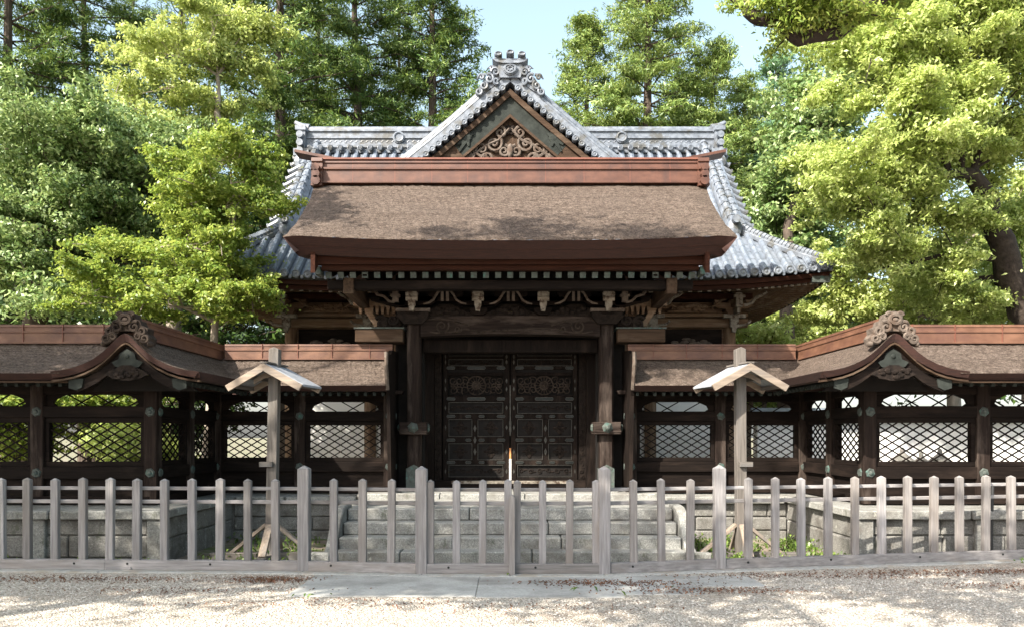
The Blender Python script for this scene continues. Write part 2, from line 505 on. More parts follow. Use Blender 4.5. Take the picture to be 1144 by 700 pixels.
tag(g.build('yard_ground', M['soil']), 'bare earth yard with weeds behind the fence', 'ground', kind='structure')
g = MB()
g.box(-2.25, -0.35, 7.9, 9.1, -0.05, 0.012)
g.box(-0.345, 1.15, 7.86, 9.1, -0.05, 0.010)
g.box(1.155, 2.0, 8.0, 9.1, -0.05, 0.008)
g.box(2.005, 2.75, 8.45, 9.1, -0.05, 0.006)
tag(g.build('pavement', M['slab'], bevel=0.006), 'worn grey concrete slab on the gravel before the gate', 'pavement', kind='structure')

def fpt(px, z=0.0, dy=0.0):
    s = fence_s(px)
    return Vector(((px - HX) / s, F / s + dy, z))
kb = MB()
seg = []
for px in (-240, -60, 120, 340, 472, 570, 674, 803, 1000, 1190, 1400):
    p = fpt(px)
    seg.append(p)
for a, b in zip(seg, seg[1:]):
    d = (b - a).normalized() * 0.004
    kb.bar(a + d + Vector((0, -0.06, -0.02)), b - d + Vector((0, -0.06, -0.02)), 0.30, 0.075)
tag(kb.build('kerb', M['kerbstone'], bevel=0.008), 'pale granite kerb stones under the fence', 'kerb', kind='structure')

# ------------------------------------------------------------ gate: bark-thatched roof, columns, doors
ZF = 0.55                                           # top of the stone terrace
gate = thing('shrine_gate', 'dark timber shrine gate with thick bark roof, copper ridge and closed double doors', 'gate', (0, 14, ZF))

def roof_z(t):
    return 6.30 - 1.64 * (0.9 * t + 0.10 * t * t)
def gate_roof():
    nx, nt_ = 130, 16
    RY, EY = 14.6, 12.15
    def pt(u, t, drop=0.0, inset=0.0):
        y = RY + (EY - RY) * t
        hw = 3.62 - 0.22 * math.sin(min(1, t * 1.0) * math.pi * 0.5) + 0.10 * t ** 4
        x = u * (hw - inset)
        z = roof_z(t) + 0.09 * abs(u) ** 3 * t * t - drop
        z -= 0.05 * max(0, abs(u) - 0.94) / 0.06
        return x, y, z
    us = [-1, -0.985, -0.96] + [-0.92 + 1.84 * i / nx for i in range(nx + 1)] + [0.96, 0.985, 1]
    top = MB()
    rows = [[pt(u, i / nt_) for u in us] for i in range(nt_ + 1)]
    edge0 = [(x, y - 0.012, z - 0.03) for x, y, z in rows[-1]]
    rows[-1] = [(x, y + random.gauss(0, 0.004), z + random.gauss(0, 0.004)) for x, y, z in rows[-1]]
    for r_ in rows[1:-1]:                            # the surface is hand laid, never a perfect sheet
        r_[:] = [(x, y, z + random.gauss(0, 0.006) + 0.012 * math.sin(2.1 * x + 5 * y) * math.sin(1.3 * x)) for x, y, z in r_]
    e = [(x, y, z + random.gauss(0, 0.004)) for x, y, z in edge0]
    back = [[(x, 2 * RY - y, z) for x, y, z in r] for r in rows[1:8]]
    top.grid(back[::-1] + rows + [e])
    th = top.build('thatched_roof', M['thatch'], gate, smooth=True)
    # the thick cut edge of bark: eave and both verges
    ed = MB()
    low = [(x * 0.95, y + 0.24, z - 0.235) for x, y, z in edge0]
    mid_ = [(x * 0.975, y + 0.115, z - 0.118) for x, y, z in edge0]
    ed.grid([edge0, mid_, [(x, y + 0.014, z - 0.004) for x, y, z in mid_], low])
    for side in (0, -1):
        sgn = -1 if side == 0 else 1
        up = [r[side] for r in back[::-1]] + [r[side] for r in rows] + [edge0[side]]
        dn = [(x - sgn * 0.18, y, z - 0.26) for x, y, z in up[:-1]] + [low[side]]
        ed.grid([up, dn])
    ed.grid([low, [(x * 0.97, 13.3, 4.55) for x, y, z in low], [(x * 0.97, 14.5, 5.2) for x, y, z in low], [(x * 0.97, 15.8, 4.75) for x, y, z in low]])
    ed.build('eave_edge', M['bark_edge'], th)
    return th
roof = gate_roof()
# board layers under the bark
b = MB()
b.box(-3.12, 3.12, 12.50, 12.62, 4.34, 4.47)
b.box(-3.02, 3.02, 12.60, 12.72, 4.27, 4.345)
b.build('eave_board', M['redwood_x'], gate)
b = MB()
for s in (-1, 1):
    b.box(s * 3.04, s * 3.12, 12.60, 12.85, 4.20, 4.33)
b.build('eave_board', M['verdigris'], gate)
# rafters: one row of green tipped ends along the eave
n = 31
for i in range(n):
    x = -2.94 + 5.88 * i / (n - 1)
    m = MB()
    m.bar((x, 12.78, 4.225), (x, 14.3, 4.72), 0.085, 0.085)
    m.bar((x, 12.74, 4.215), (x, 12.79, 4.231), 0.094, 0.094)
    m.build('rafter', M['timber_y'], gate, mat2=M['verdigris'], split=6)
b = MB()
b.box(-3.0, 3.0, 12.92, 13.1, 4.02, 4.17)          # purlin on the brackets
b.build('purlin', M['timber_x'], gate, bevel=0.01)
b = MB()
b.grid([[(-3.0, 12.75, 4.29), (3.0, 12.75, 4.29)], [(-3.0, 14.4, 4.82), (3.0, 14.4, 4.82)]])
b.build('soffit', M['timber_y'], gate)

# copper ridge
def copper_profile(hw, z0, z1):
    h = z1 - z0
    return [(hw * 1.12, z0), (hw * 1.12, z0 + 0.08 * h), (hw, z0 + 0.10 * h), (hw * 0.96, z0 + 0.55 * h), (hw * 1.10, z0 + 0.58 * h), (hw * 1.10, z0 + 0.66 * h),
            (hw * 0.92, z0 + 0.69 * h), (hw * 0.9, z0 + 0.84 * h), (hw * 1.0, z0 + 0.87 * h), (hw * 0.95, z0 + h)]
pr = copper_profile(0.22, 6.23, 6.66)
rp = [(14.6 - a, z) for a, z in pr] + [(14.6 + a, z) for a, z in reversed(pr)]
b = MB()
b.prism(rp, -3.42, 3.42, 'x')
rd = b.build('copper_ridge', M['copper'], gate)
for s in (-1, 1):
    b = MB()
    pc = copper_profile(0.28, 6.16, 6.68)
    rc = [(14.6 - a, z) for a, z in pc] + [(14.6 + a, z) for a, z in reversed(pc)]
    b.prism(rc, s * 3.42, s * 3.62, 'x')
    for k, z in enumerate((6.24, 6.36, 6.48)):
        b.tube([(s * 3.52, 14.22, z), (s * 3.52, 14.98, z)], 0.085 - 0.008 * k, 10)
    b.bar((s * 3.2, 14.6, 6.69), (s * 3.95, 14.6, 6.84), 0.36, 0.05)
    b.build('end_cap', M['copper'], rd)
for i in range(9):
    x = -2.9 + 0.72 * i + random.uniform(-0.08, 0.08)
    MB().prism([(14.6 + (y_ - 14.6) * 1.006, z_ + 0.001) for y_, z_ in rp], x, x + 0.009, 'x').build('sheet_seam', M['copper_dark'], rd)
b = MB()
b.box(-3.5, 3.5, 14.36, 14.84, 6.66, 6.69)
b.build('cap_sheet', M['copper_dark'], rd)

# gable barge boards on both verges, struts and side beams
for s in (-1, 1):
    b = MB()
    up, dn = [], []
    for i in range(15):
        t = -0.42 + 1.34 * i / 14
        y = 14.6 - 2.45 * t
        z = roof_z(abs(t)) - 0.30
        up.append((y, z))
        dn.append((y, z - 0.30 - 0.10 * max(0, t - 0.6)))
    b.band(up, dn, s * 3.06, s * 3.13, 'x')
    b.build('barge_board', M['redwood_y'], gate)
    b = MB()
    b.prism([(12.7, 4.2), (15.9, 4.2), (14.6, 5.75)], s * 2.32, s * 2.38, 'x')
    b.build('gable_panel', M['timber_z'], gate)
    b = MB()
    b.box(s * 2.56, s * 2.73, 12.86, 15.9, 3.94, 4.2)
    b.build('side_beam', M['gablewood_y'], gate, bevel=0.01)
    b = MB()
    b.box(s * 1.95, s * 2.85, 14.30, 14.46, 3.98, 4.10)
    for k in range(8):
        x = s * (2.02 + 0.1 * k)
        b.prism([(x - 0.035, 3.98), (x + 0.035, 3.98), (x + 0.02, 3.84), (x - 0.02, 3.84)], 14.31, 14.40)
    b.bar((s * 2.62, 14.36, 3.95), (s * 2.42, 14.36, 3.62), 0.10, 0.12, (0, 1, 0))
    b.build('dentil_rail', M['hallwood_x'], gate)
    b = MB()
    b.box(s * 1.88, s * 2.72, 13.80, 14.22, 3.27, 3.50)
    b.build('tie_beam', M['gablewood_x'], gate, bevel=0.012)
    b = MB()
    b.box(s * 1.86, s * 2.74, 13.78, 14.24, 3.50, 3.525)
    b.build('beam_cap', M['verdigris'], gate)

# columns
CX = 1.70
for s in (-1, 1):
    b = MB()
    c = 0.122
    k = 0.03
    b.prism([(s * CX + x, 14 + y) for x, y in ((-c + k, -c), (c - k, -c), (c, -c + k), (c, c - k), (c - k, c), (-c + k, c), (-c, c - k), (-c, -c + k))], 1.05, 3.62, 'z')
    co = b.build('column', M['column_z'], gate)
    b = MB()
    b.box(s * CX - 0.135, s * CX + 0.135, 13.865, 14.135, ZF + 0.1, 1.05)
    b.prism([(s * CX - 0.135, 1.05), (s * CX, 1.12), (s * CX + 0.135, 1.05)], 13.865, 13.875)
    b.build('base_sheath', M['verdigris'], co)
    b = MB()
    b.box(s * CX - 0.24, s * CX + 0.24, 13.76, 14.24, 1.65, 1.87)
    b.box(s * CX - 0.25, s * CX + 0.25, 13.75, 14.25, 1.68, 1.72)
    cl = b.build('collar_beam', M['column_x'], co, bevel=0.012)
    b = MB()
    b.tube([(s * CX, 13.757, 1.77), (s * CX, 13.72, 1.77)], [0.10, 0.06], 6)
    b.blob((s * CX, 13.72, 1.77), (0.055, 0.05, 0.055))
    b.tube([(s * CX + s * 0.25, 14, 1.77), (s * CX + s * 0.30, 14, 1.77)], [0.09, 0.05], 6)
    b.tube([(s * CX - s * 0.25, 13.9, 1.77), (s * CX - s * 0.28, 13.9, 1.77)], [0.08, 0.05], 6)
    b.build('boss', M['verdigris'], cl)
    b = MB()
    b.box(s * CX - 0.2, s * CX + 0.2, 13.8, 14.2, 0.45, 0.655)
    b.tube([(s * CX, 14, 0.65), (s * CX, 14, 0.70)], [0.19, 0.16], 16)
    b.build('base_stone', M['stone'], co, bevel=0.012)
    # capital: bearing block with pale worn top plates, carved noses to front and side
    b = MB()
    b.prism([(s * CX - 0.16, 3.58), (s * CX + 0.16, 3.58), (s * CX + 0.27, 3.70), (s * CX + 0.27, 3.79), (s * CX - 0.27, 3.79), (s * CX - 0.27, 3.70)], 13.76, 14.24)
    ca = b.build('capital', M['carved'], co)
    b = MB()
    b.box(s * CX - 0.30, s * CX - 0.03, 13.72, 14.26, 3.795, 3.845)
    b.box(s * CX + 0.03, s * CX + 0.30, 13.72, 14.26, 3.795, 3.845)
    b.build('bearing_plate', M['carved_pale'], ca)
    b = MB()
    for dx, fl in ((s * 0.34, s), (s * 0.5, s)):
        b.blob((s * CX + dx, 13.95, 3.62), (0.15, 0.12, 0.12))
    b.spiral((s * CX + s * 0.56, 13.86, 3.60), 0.13, 0.02, 1.4, 0.035, 0.6, s)
    b.spiral((s * CX + s * 0.36, 13.84, 3.66), 0.11, 0.02, 1.3, 0.03, 2.2, s)
    b.build('carved_nose', M['carved'], co, smooth=True)

# rainbow beam with carved scrolls
b = MB()
up, dn = [], []
for i in range(25):
    u = -1 + 2 * i / 24
    up.append((u * 1.575, 3.71 + 0.02 * (1 - u * u)))
    dn.append((u * 1.575, 3.37 + 0.045 * (1 - u * u)))
b.band(up, dn, 13.84, 14.14)
bm_ = b.build('main_beam', M['column_x'], gate, smooth=True)
b = MB()
for s in (-1, 1):
    b.spiral((s * 1.20, 13.835, 3.55), 0.13, 0.015, 1.6, 0.018, 2.6, s)
    b.spiral((s * 0.92, 13.835, 3.50), 0.07, 0.012, 1.2, 0.015, 3.0, s)
    b.tube([(s * 1.45, 13.835, 3.46), (s * 1.30, 13.835, 3.43), (s * 1.05, 13.835, 3.44), (s * 0.8, 13.835, 3.50), (s * 0.6, 13.835, 3.47)], 0.016, 5)
    b.tube([(s * 0.6, 13.835, 3.435), (s * 0.3, 13.835, 3.475), (0, 13.835, 3.48)], 0.014, 5)
    b.tube([(s * 1.5, 13.835, 3.66), (s * 1.3, 13.835, 3.68), (s * 1.05, 13.835, 3.66), (s * 0.85, 13.835, 3.60), (s * 0.72, 13.835, 3.56)], 0.014, 5)
b.build('scroll_carving', M['carved_mid'], bm_, smooth=True)

# frieze: back boards, bracket sets, frog-leg struts
b = MB()
b.box(-1.9, 1.9, 14.10, 14.2, 3.72, 4.75)
b.build('frieze_panel', M['near_black'], gate)
b = MB()
b.box(-2.3, 2.3, 13.86, 14.08, 3.99, 4.06)
b.build('frieze_rail', M['timber_x'], gate)
BX = [-1.70, -0.557, 0.572, 1.70]
def bracket(x):
    b = MB()
    b.prism([(x - 0.09, 3.74), (x + 0.09, 3.74), (x + 0.15, 3.80), (x + 0.15, 3.86), (x - 0.15, 3.86), (x - 0.15, 3.80)], 13.75, 14.05)
    b.prism([(x - 0.42, 4.06), (x - 0.42, 4.0), (x - 0.3, 3.92), (x + 0.3, 3.92), (x + 0.42, 4.0), (x + 0.42, 4.06)], 13.86, 13.98)
    for dx in (-0.35, 0, 0.35):
        b.prism([(x + dx - 0.05, 4.06), (x + dx + 0.05, 4.06), (x + dx + 0.085, 4.10), (x + dx + 0.085, 4.16), (x + dx - 0.085, 4.16), (x + dx - 0.085, 4.10)], 13.80, 14.02)
    b.prism([(13.95, 4.05), (13.95, 3.9), (13.68, 3.9), (13.68, 4.05)], x - 0.06, x + 0.06, 'x')
    br = b.build('bracket', M['timber_x'], gate)
    q = MB()                                        # the pale nose of the projecting arm
    q.box(x - 0.06, x + 0.06, 13.56, 13.66, 3.87, 4.03)
    q.box(x - 0.10, x + 0.10, 13.54, 13.66, 4.03, 4.09)
    q.prism([(x - 0.075, 4.09), (x + 0.075, 4.09), (x + 0.095, 4.15), (x - 0.095, 4.15)], 13.55, 13.66)
    q.prism([(x - 0.055, 3.87), (x + 0.055, 3.87), (x + 0.03, 3.77), (x - 0.04, 3.78)], 13.56, 13.64)
    q.tube([(x - 0.10, 13.58, 3.99), (x + 0.10, 13.58, 3.99)], 0.045, 8)
    q.build('painted_nose', M['paint'], br, smooth=False)
for x in BX:
    bracket(x)
def frog_leg(x):
    b = MB()
    for s in (-1, 1):
        b.tube([(x + s * 0.03, 13.62, 4.19), (x + s * 0.09, 13.62, 4.14), (x + s * 0.15, 13.62, 4.06), (x + s * 0.20, 13.62, 3.97), (x + s * 0.28, 13.62, 3.92), (x + s * 0.37, 13.62, 3.90)], [0.026, 0.024, 0.022, 0.022, 0.02, 0.014], 6)
        b.box(x + s * 0.045 - 0.024, x + s * 0.045 + 0.024, 13.60, 13.65, 3.95, 4.16)
    b.build('forked_strut', M['carved_pale'], gate)
    b = MB()
    up = [(-0.52, 3.74), (-0.44, 3.79), (-0.32, 3.81), (-0.22, 3.88), (-0.10, 3.93), (0.10, 3.93), (0.22, 3.88), (0.32, 3.81), (0.44, 3.79), (0.52, 3.74)]
    b.band([(x + a, c) for a, c in up], [(x + a * 0.95, 3.725) for a, c in up], 13.86, 13.96)
    for k in range(9):
        b.blob((x + random.uniform(-0.22, 0.22), 13.84, 3.77 + random.uniform(0, 0.10)), (0.06, 0.05, 0.045), 7, 5)
    for s in (-1, 1):
        b.spiral((x + s * 0.30, 13.85, 3.775), 0.055, 0.01, 1.2, 0.014, 0, s)
    b.build('frog_leg_strut', M['carved'], gate, smooth=True)
for x in (-1.13, 0.01, 1.14):
    frog_leg(x)
# pale scroll arms spreading from the outer brackets
for s in (-1, 1):
    b = MB()
    b.tube([(s * 2.0, 13.62, 3.93), (s * 2.1, 13.6, 3.95), (s * 2.18, 13.6, 4.03), (s * 2.30, 13.6, 4.06), (s * 2.36, 13.6, 4.14), (s * 2.50, 13.6, 4.19)], 0.024, 6)
    b.box(s * 1.98 - 0.05, s * 1.98 + 0.05, 13.56, 13.66, 3.93, 4.12)
    b.box(s * 1.98 - 0.08, s * 1.98 + 0.08, 13.55, 13.66, 4.02, 4.06)
    b.build('forked_strut', M['carved_pale'], gate)
    b = MB()
    b.prism([(s * 1.85, 3.9), (s * 2.05, 3.9), (s * 2.45, 4.0), (s * 2.5, 4.08), (s * 1.85, 4.08)], 13.86, 13.98)
    b.build('bracket_arm', M['timber_x'], gate)

# doorway: frame, side panels, lintels
DY = 15.0
def zd(y):
    return EYE + (HY - y) / (F / DY)
b = MB()
b.box(-1.58, 1.58, 14.2, 14.45, 3.13, 3.36)
b.box(-1.58, 1.58, 14.62, 14.9, 3.20, 3.36)
b.box(-1.60, -1.42, 14.62, 14.94, 0.66, 3.2)
b.box(1.42, 1.60, 14.62, 14.94, 0.66, 3.2)
dfm = b.build('door_frame', M['timber_z'], gate, bevel=0.01)
b = MB()
for s in (-1, 1):
    b = MB()
    b.box(s * 1.42, s * 1.30, 14.86, 15.0, 0.70, 3.3)
    for k in range(22):
        z = 0.85 + k * 0.108
        b.spiral((s * 1.36 + 0.02 * (-1) ** k, 14.855, z), 0.05, 0.01, 1.2, 0.012, 1.57 * k, (-1) ** k, 10, 4)
    b.build('carved_jamb', M['carved'], dfm)
b = MB()
b.box(-2.2, 2.2, 15.12, 15.22, 0.55, 4.7)
b.box(-2.05, -1.58, 14.3, 15.12, 0.62, 3.4)
b.box(1.58, 2.05, 14.3, 15.12, 0.62, 3.4)
b.build('side_wall', M['near_black'], gate)
b = MB()
b.box(-1.42, 1.42, 14.72, 15.1, 0.655, 0.79)
b.build('door_sill', M['timber_x'], gate, bevel=0.01)
b = MB()
b.box(-1.1, 1.1, 14.70, 14.72, 0.735, 0.79)
b.build('sill_plate', M['paint'], gate)

def door(s):
    """one leaf, from the meeting edge to the jamb"""
    x0, x1 = s * 0.012, s * 1.28
    def X(u):                                       # 0 at the meeting edge, 1 at the jamb
        return x0 + (x1 - x0) * u
    fr, pa = MB(), MB()
    pa.box(X(0.05), X(0.95), DY + 0.03, DY + 0.07, zd(535), zd(442))
    pa.box(X(0.05), X(0.95), DY + 0.03, DY + 0.07, zd(418), zd(389))
    rails = [(386, 391), (397, 401), (408, 412), (415.5, 419), (441, 449), (461, 468), (487, 495), (513, 519), (532, 537)]
    leaf = fr
    fr.box(X(0), X(0.085), DY - 0.02, DY + 0.08, zd(537), zd(386))
    fr.box(X(0.925), X(1), DY - 0.02, DY + 0.08, zd(537), zd(386))
    for a, c in rails:
        fr.box(X(0.085), X(0.925), DY - 0.012, DY + 0.075, zd(c), zd(a))
    fr.box(X(0.48), X(0.56), DY - 0.008, DY + 0.07, zd(514), zd(468))
    d = fr.build('door', M['timber_z'], gate, bevel=0.006)
    pa.build('door_panel', M['near_black'], d)
    # fittings: worn edged cartouches and corner straps
    def cart(cx, cz, wd, ht):
        h = ht / 2
        def hexa(k):
            w2 = wd / 2 * (1 - (1 - k) * 0.12)
            return [(cx - w2, cz), (cx - w2 + h * 0.7, cz - h * k), (cx + w2 - h * 0.7, cz - h * k), (cx + w2, cz), (cx + w2 - h * 0.7, cz + h * k), (cx - w2 + h * 0.7, cz + h * k)]
        m = MB()
        m.prism(hexa(1), DY - 0.024, DY - 0.012)
        nf = len(m.f)
        m.prism(hexa(0.72), DY - 0.028, DY - 0.014)
        m.build('fitting', M['iron_edge'], d, mat2=M['iron'], split=nf)
    for ym in (388.5, 410.5, 445, 464.5, 491, 516):
        z = zd(ym)
        if ym in (388.5, 410.5, 445):
            cart(X(0.5), z, 0.36, 0.062)
        for u, wd in ((0.13, 0.17), (0.88, 0.17)):
            cart(X(u), z, wd, 0.060)
        if ym > 460:
            cart(X(0.42), z, 0.12, 0.055)
            cart(X(0.62), z, 0.12, 0.055)
    for ym in (478, 491, 504):
        MB().prism([(X(0.52) + a, zd(ym) + c) for a, c in ((-0.03, 0), (0, -0.07), (0.03, 0), (0, 0.07))], DY - 0.02, DY - 0.01).build('fitting', M['iron_edge'], d)
    for ym in (398, 404, 425, 434, 455, 477, 504, 526):
        MB().prism([(X(0.045) + a, zd(ym) + c) for a, c in ((-0.022, 0), (0, -0.05), (0.022, 0), (0, 0.05))], DY - 0.028, DY - 0.02).build('fitting', M['iron_edge'], d)
        MB().prism([(X(0.962) + a, zd(ym) + c) for a, c in ((-0.015, 0), (0, -0.05), (0.015, 0), (0, 0.05))], DY - 0.028, DY - 0.02).build('fitting', M['iron_edge'], d)
    # thin bead round each panel
    for ya, yb, ua, ub in ((401, 408, .1, .91), (391, 397, .1, .91), (449, 461, .1, .91), (468, 487, .1, .475), (468, 487, .565, .91), (495, 513, .1, .475), (495, 513, .565, .91), (519, 532, .1, .91)):
        xa, xb, za, zb = X(ua), X(ub), zd(yb), zd(ya)
        e = MB()
        for p0, p1 in (((xa, za), (xb, za)), ((xa, zb), (xb, zb)), ((xa, za), (xa, zb)), ((xb, za), (xb, zb))):
            e.bar((p0[0], DY - 0.014, p0[1]), (p1[0], DY - 0.014, p1[1]), 0.009, 0.009)
        e.build('panel_bead', M['iron_edge'], d)
    # reliefs: cross flowers in the square panels, cloud scrolls in the long ones
    for ym in (477.5, 504):
        for u in (0.28, 0.74):
            r = MB()
            cx, cz = X(u), zd(ym)
            for k in range(4):
                a = k * math.pi / 2
                r.blob((cx + 0.075 * math.cos(a), DY + 0.028, cz + 0.075 * math.sin(a)), (0.05 + 0.02 * abs(math.cos(a)), 0.014, 0.03 + 0.03 * abs(math.sin(a))), 8, 5)
                r.blob((cx + 0.075 * math.cos(a + .78), DY + 0.03, cz + 0.075 * math.sin(a + .78)), (0.025, 0.012, 0.025), 6, 4)
            r.blob((cx, DY + 0.022, cz), (0.04, 0.02, 0.04), 8, 5)
            r.build('relief', M['carved'], d, smooth=True)
    for ym in (404.5, 455, 525.5):
        r = MB()
        for k in range(6):
            r.spiral((X(0.16 + 0.135 * k), DY + 0.024, zd(ym)), 0.05, 0.012, 1.3, 0.013, k * 2.1, (-1) ** k, 12, 4)
            r.blob((X(0.22 + 0.135 * k), DY + 0.03, zd(ym) + 0.02 * (-1) ** k), (0.045, 0.012, 0.02), 6, 4)
        r.build('relief', M['carved'], d, smooth=True)
    # openwork grille: wheel of spokes between scrolls
    g = MB()
    cx, cz, h = X(0.5), zd(430), (zd(419) - zd(441)) / 2
    yy = DY + 0.03
    g.ring((cx, yy, cz), h * 0.42, 0.012)
    g.ring((cx, yy, cz), h * 0.95, 0.014)
    for k in range(16):
        a = k * math.pi / 8
        g.bar((cx + h * .14 * math.cos(a), yy, cz + h * .14 * math.sin(a)), (cx + h * .95 * math.cos(a), yy, cz + h * .95 * math.sin(a)), 0.016, 0.016)
    g.blob((cx, yy - 0.01, cz), (0.035, 0.02, 0.035))
    for sg in (-1, 1):
        for i in range(3):
            for j in (-1, 1):
                g.spiral((cx + sg * (h * 1.12 + 0.115 * i), yy, cz + j * h * 0.48), 0.085, 0.02, 1.3, 0.013, 1.2 * i + j, sg, 14, 5)
            g.ring((cx + sg * (h * 1.15 + 0.115 * i), yy, cz), 0.035, 0.010)
    g.build('openwork_grille', M['carved_mid'], d)
for s in (-1, 1):
    door(s)
b = MB()
b.box(-0.012, 0.012, DY - 0.035, DY + 0.02, zd(486), zd(430))
b.box(-0.022, 0.022, DY - 0.04, DY - 0.022, zd(482), zd(470))
b.build('door_gap_strip', M['iron_edge'], gate)
b = MB()
b.box(-0.017, 0.017, DY - 0.035, DY + 0.02, zd(512), zd(500))
b.build('door_gap_strip', M['gap_light_orange'], gate)  # stands for orange light showing between the two leaves
b = MB()
b.box(-0.02, 0.02, DY - 0.035, DY + 0.02, zd(536), zd(512))
b.build('door_gap_strip', M['plaster'], gate)  # white light showing between the leaves, done as a pale strip
# upright end boards between the gate and the corridors
for s in (-1, 1):
    b = MB()
    b.band([(13.1, 3.02), (13.35, 3.0), (13.6, 3.10), (14.4, 3.15)], [(13.12, 2.62), (13.3, 2.3), (13.45, 0.75), (14.4, 0.7)], s * 2.03, s * 2.09, 'x')
    b.build('end_board', M['timber_z'], gate)
    b = MB()
    b.tube([(s * 2.06, 13.08, 3.02), (s * 2.06, 13.07, 2.8), (s * 2.06, 13.15, 2.6), (s * 2.06, 13.22, 2.4)], 0.035, 6)
    b.build('trim', M['carved_pale'], gate)

# ------------------------------------------------------------ tiled hall behind the gate
hall = thing('tiled_hall', 'brown timber shrine hall with silver tiled hip-and-gable roof rising behind the gate', 'shrine hall', (0, 20, 0))
HWX, RZ = 5.2, 8.9
EX = 6.58
def prof(D):
    q = D - 16
    return 4.84 + 0.842 * q + 0.0433 * q * q
def lift(x, D):
    a = max(0, abs(x) - 3.2) / (EX - 3.2)
    return 0.20 * a ** 2 * max(0, min(1, (17.6 - D) / 1.6))
def zf(x, D):
    return prof(D) + lift(x, D)
def hipD(x):                                        # depth of the hip line at this x (front)
    a = abs(x)
    return 20.0 if a <= HWX else 17.45 - (a - HWX) / (EX - HWX) * 1.45
sheet = MB()
nd = 14
def front_rows(sgn):
    rows = []
    xs_ = [-EX + 2 * EX * i / 60 for i in range(61)]
    for j in range(nd + 1):
        rows.append([(x, 20 + sgn * ((16 + (hipD(x) - 16) * j / nd) - 20), zf(x, 16 + (hipD(x) - 16) * j / nd)) for x in xs_])
    return rows
sheet.grid(front_rows(1))
sheet.grid(front_rows(-1))
for s in (-1, 1):                                   # side skirts
    rows = []
    for i in range(9):
        a = i / 8
        x = HWX + (EX - HWX) * a
        y0 = 17.45 - a * 1.45
        rows.append([(s * x, y0 + (40 - 2 * y0) * j / 20, zf(EX, 16) * a + 6.15 * (1 - a) - 0.22 * a * rs(j / 20)) for j in range(21)])
    sheet.grid(rows)
tr = sheet.build('tiled_roof', M['tile'], hall, smooth=True)
rolls, discs = MB(), MB()
k = 0
x = -EX + 0.10
while x < EX - 0.05:
    hd = hipD(x)
    if hd > 16.12:
        m = 12
        pts = [(x, 15.96 + (hd - 15.96) * j / m, zf(x, max(16, 15.96 + (hd - 15.96) * j / m)) + 0.045) for j in range(m + 1)]
        rolls.tube(pts, 0.073, 8)
        p = pts[0]
        discs.tube([(p[0], p[1] + 0.02, p[2] - 0.005), (p[0], p[1] - 0.03, p[2] - 0.005)], 0.088, 14)
        discs.ring((p[0], p[1] - 0.03, p[2] - 0.005), 0.07, 0.016, n=12, m=5)
        discs.blob((p[0], p[1] - 0.03, p[2] - 0.005), (0.03, 0.015, 0.03), 8, 4)
        discs.band([(p[0] + 0.09 + 0.03 * q, p[2] - 0.03) for q in range(3)], [(p[0] + 0.09 + 0.03 * q, p[2] - 0.09 - 0.015 * (q == 1)) for q in range(3)], p[1] - 0.01, p[1] + 0.03)
    x += 0.238
for s in (-1, 1):
    y = 16.3
    while y < 23.7:
        yy = y if y <= 20 else 40 - y
        a0 = max(0, (17.45 - yy) / 1.45)
        pts = []
        for j in range(7):
            a = 1.02 - (1.02 - a0) * j / 6
            pts.append((s * (HWX + (EX - HWX) * a), y, zf(EX, 16) * a + 6.15 * (1 - a) - 0.2 * a + 0.06))
        rolls.tube(pts, 0.073, 6)
        y += 0.24
rolls.build('tile_roll_row', M['tile'], tr, smooth=True)
discs.build('eave_tile_row', M['tile_plain'], tr)
# main ridge
b = MB()
for i, (z0, z1, hw) in enumerate(((8.74, 8.86, 0.20), (8.86, 8.93, 0.24), (8.95, 9.10, 0.17), (9.10, 9.14, 0.21), (9.15, 9.28, 0.16), (9.28, 9.32, 0.20))):
    b.box(-5.12, 5.12, 20 - hw, 20 + hw, z0, z1)
b.tube([(-5.2, 20, 9.37), (5.2, 20, 9.37)], 0.095, 10)
x = -5.0
while x <= 5.0:
    b.tube([(x, 19.62, 8.80), (x, 19.8, 8.86)], 0.07, 12)
    b.ring((x, 19.615, 8.80), 0.052, 0.012, n=10, m=4)
    x += 0.25
for x in (-2.8, 2.8, -5.6 * 0 - 0.9, 0.9):
    b.tube([(x, 19.77, 9.12), (x, 19.85, 9.12)], 0.15, 14)
    b.ring((x, 19.76, 9.12), 0.11, 0.022, n=14, m=5)
x = -5.0
while x < 5.0:                                      # half-round courses in the ridge
    b.ring((x, 19.83, 9.0), 0.055, 0.014, n=6, m=4, a0=0, a1=math.pi)
    x += 0.13
mr = b.build('ridge', M['tile_plain'], hall)
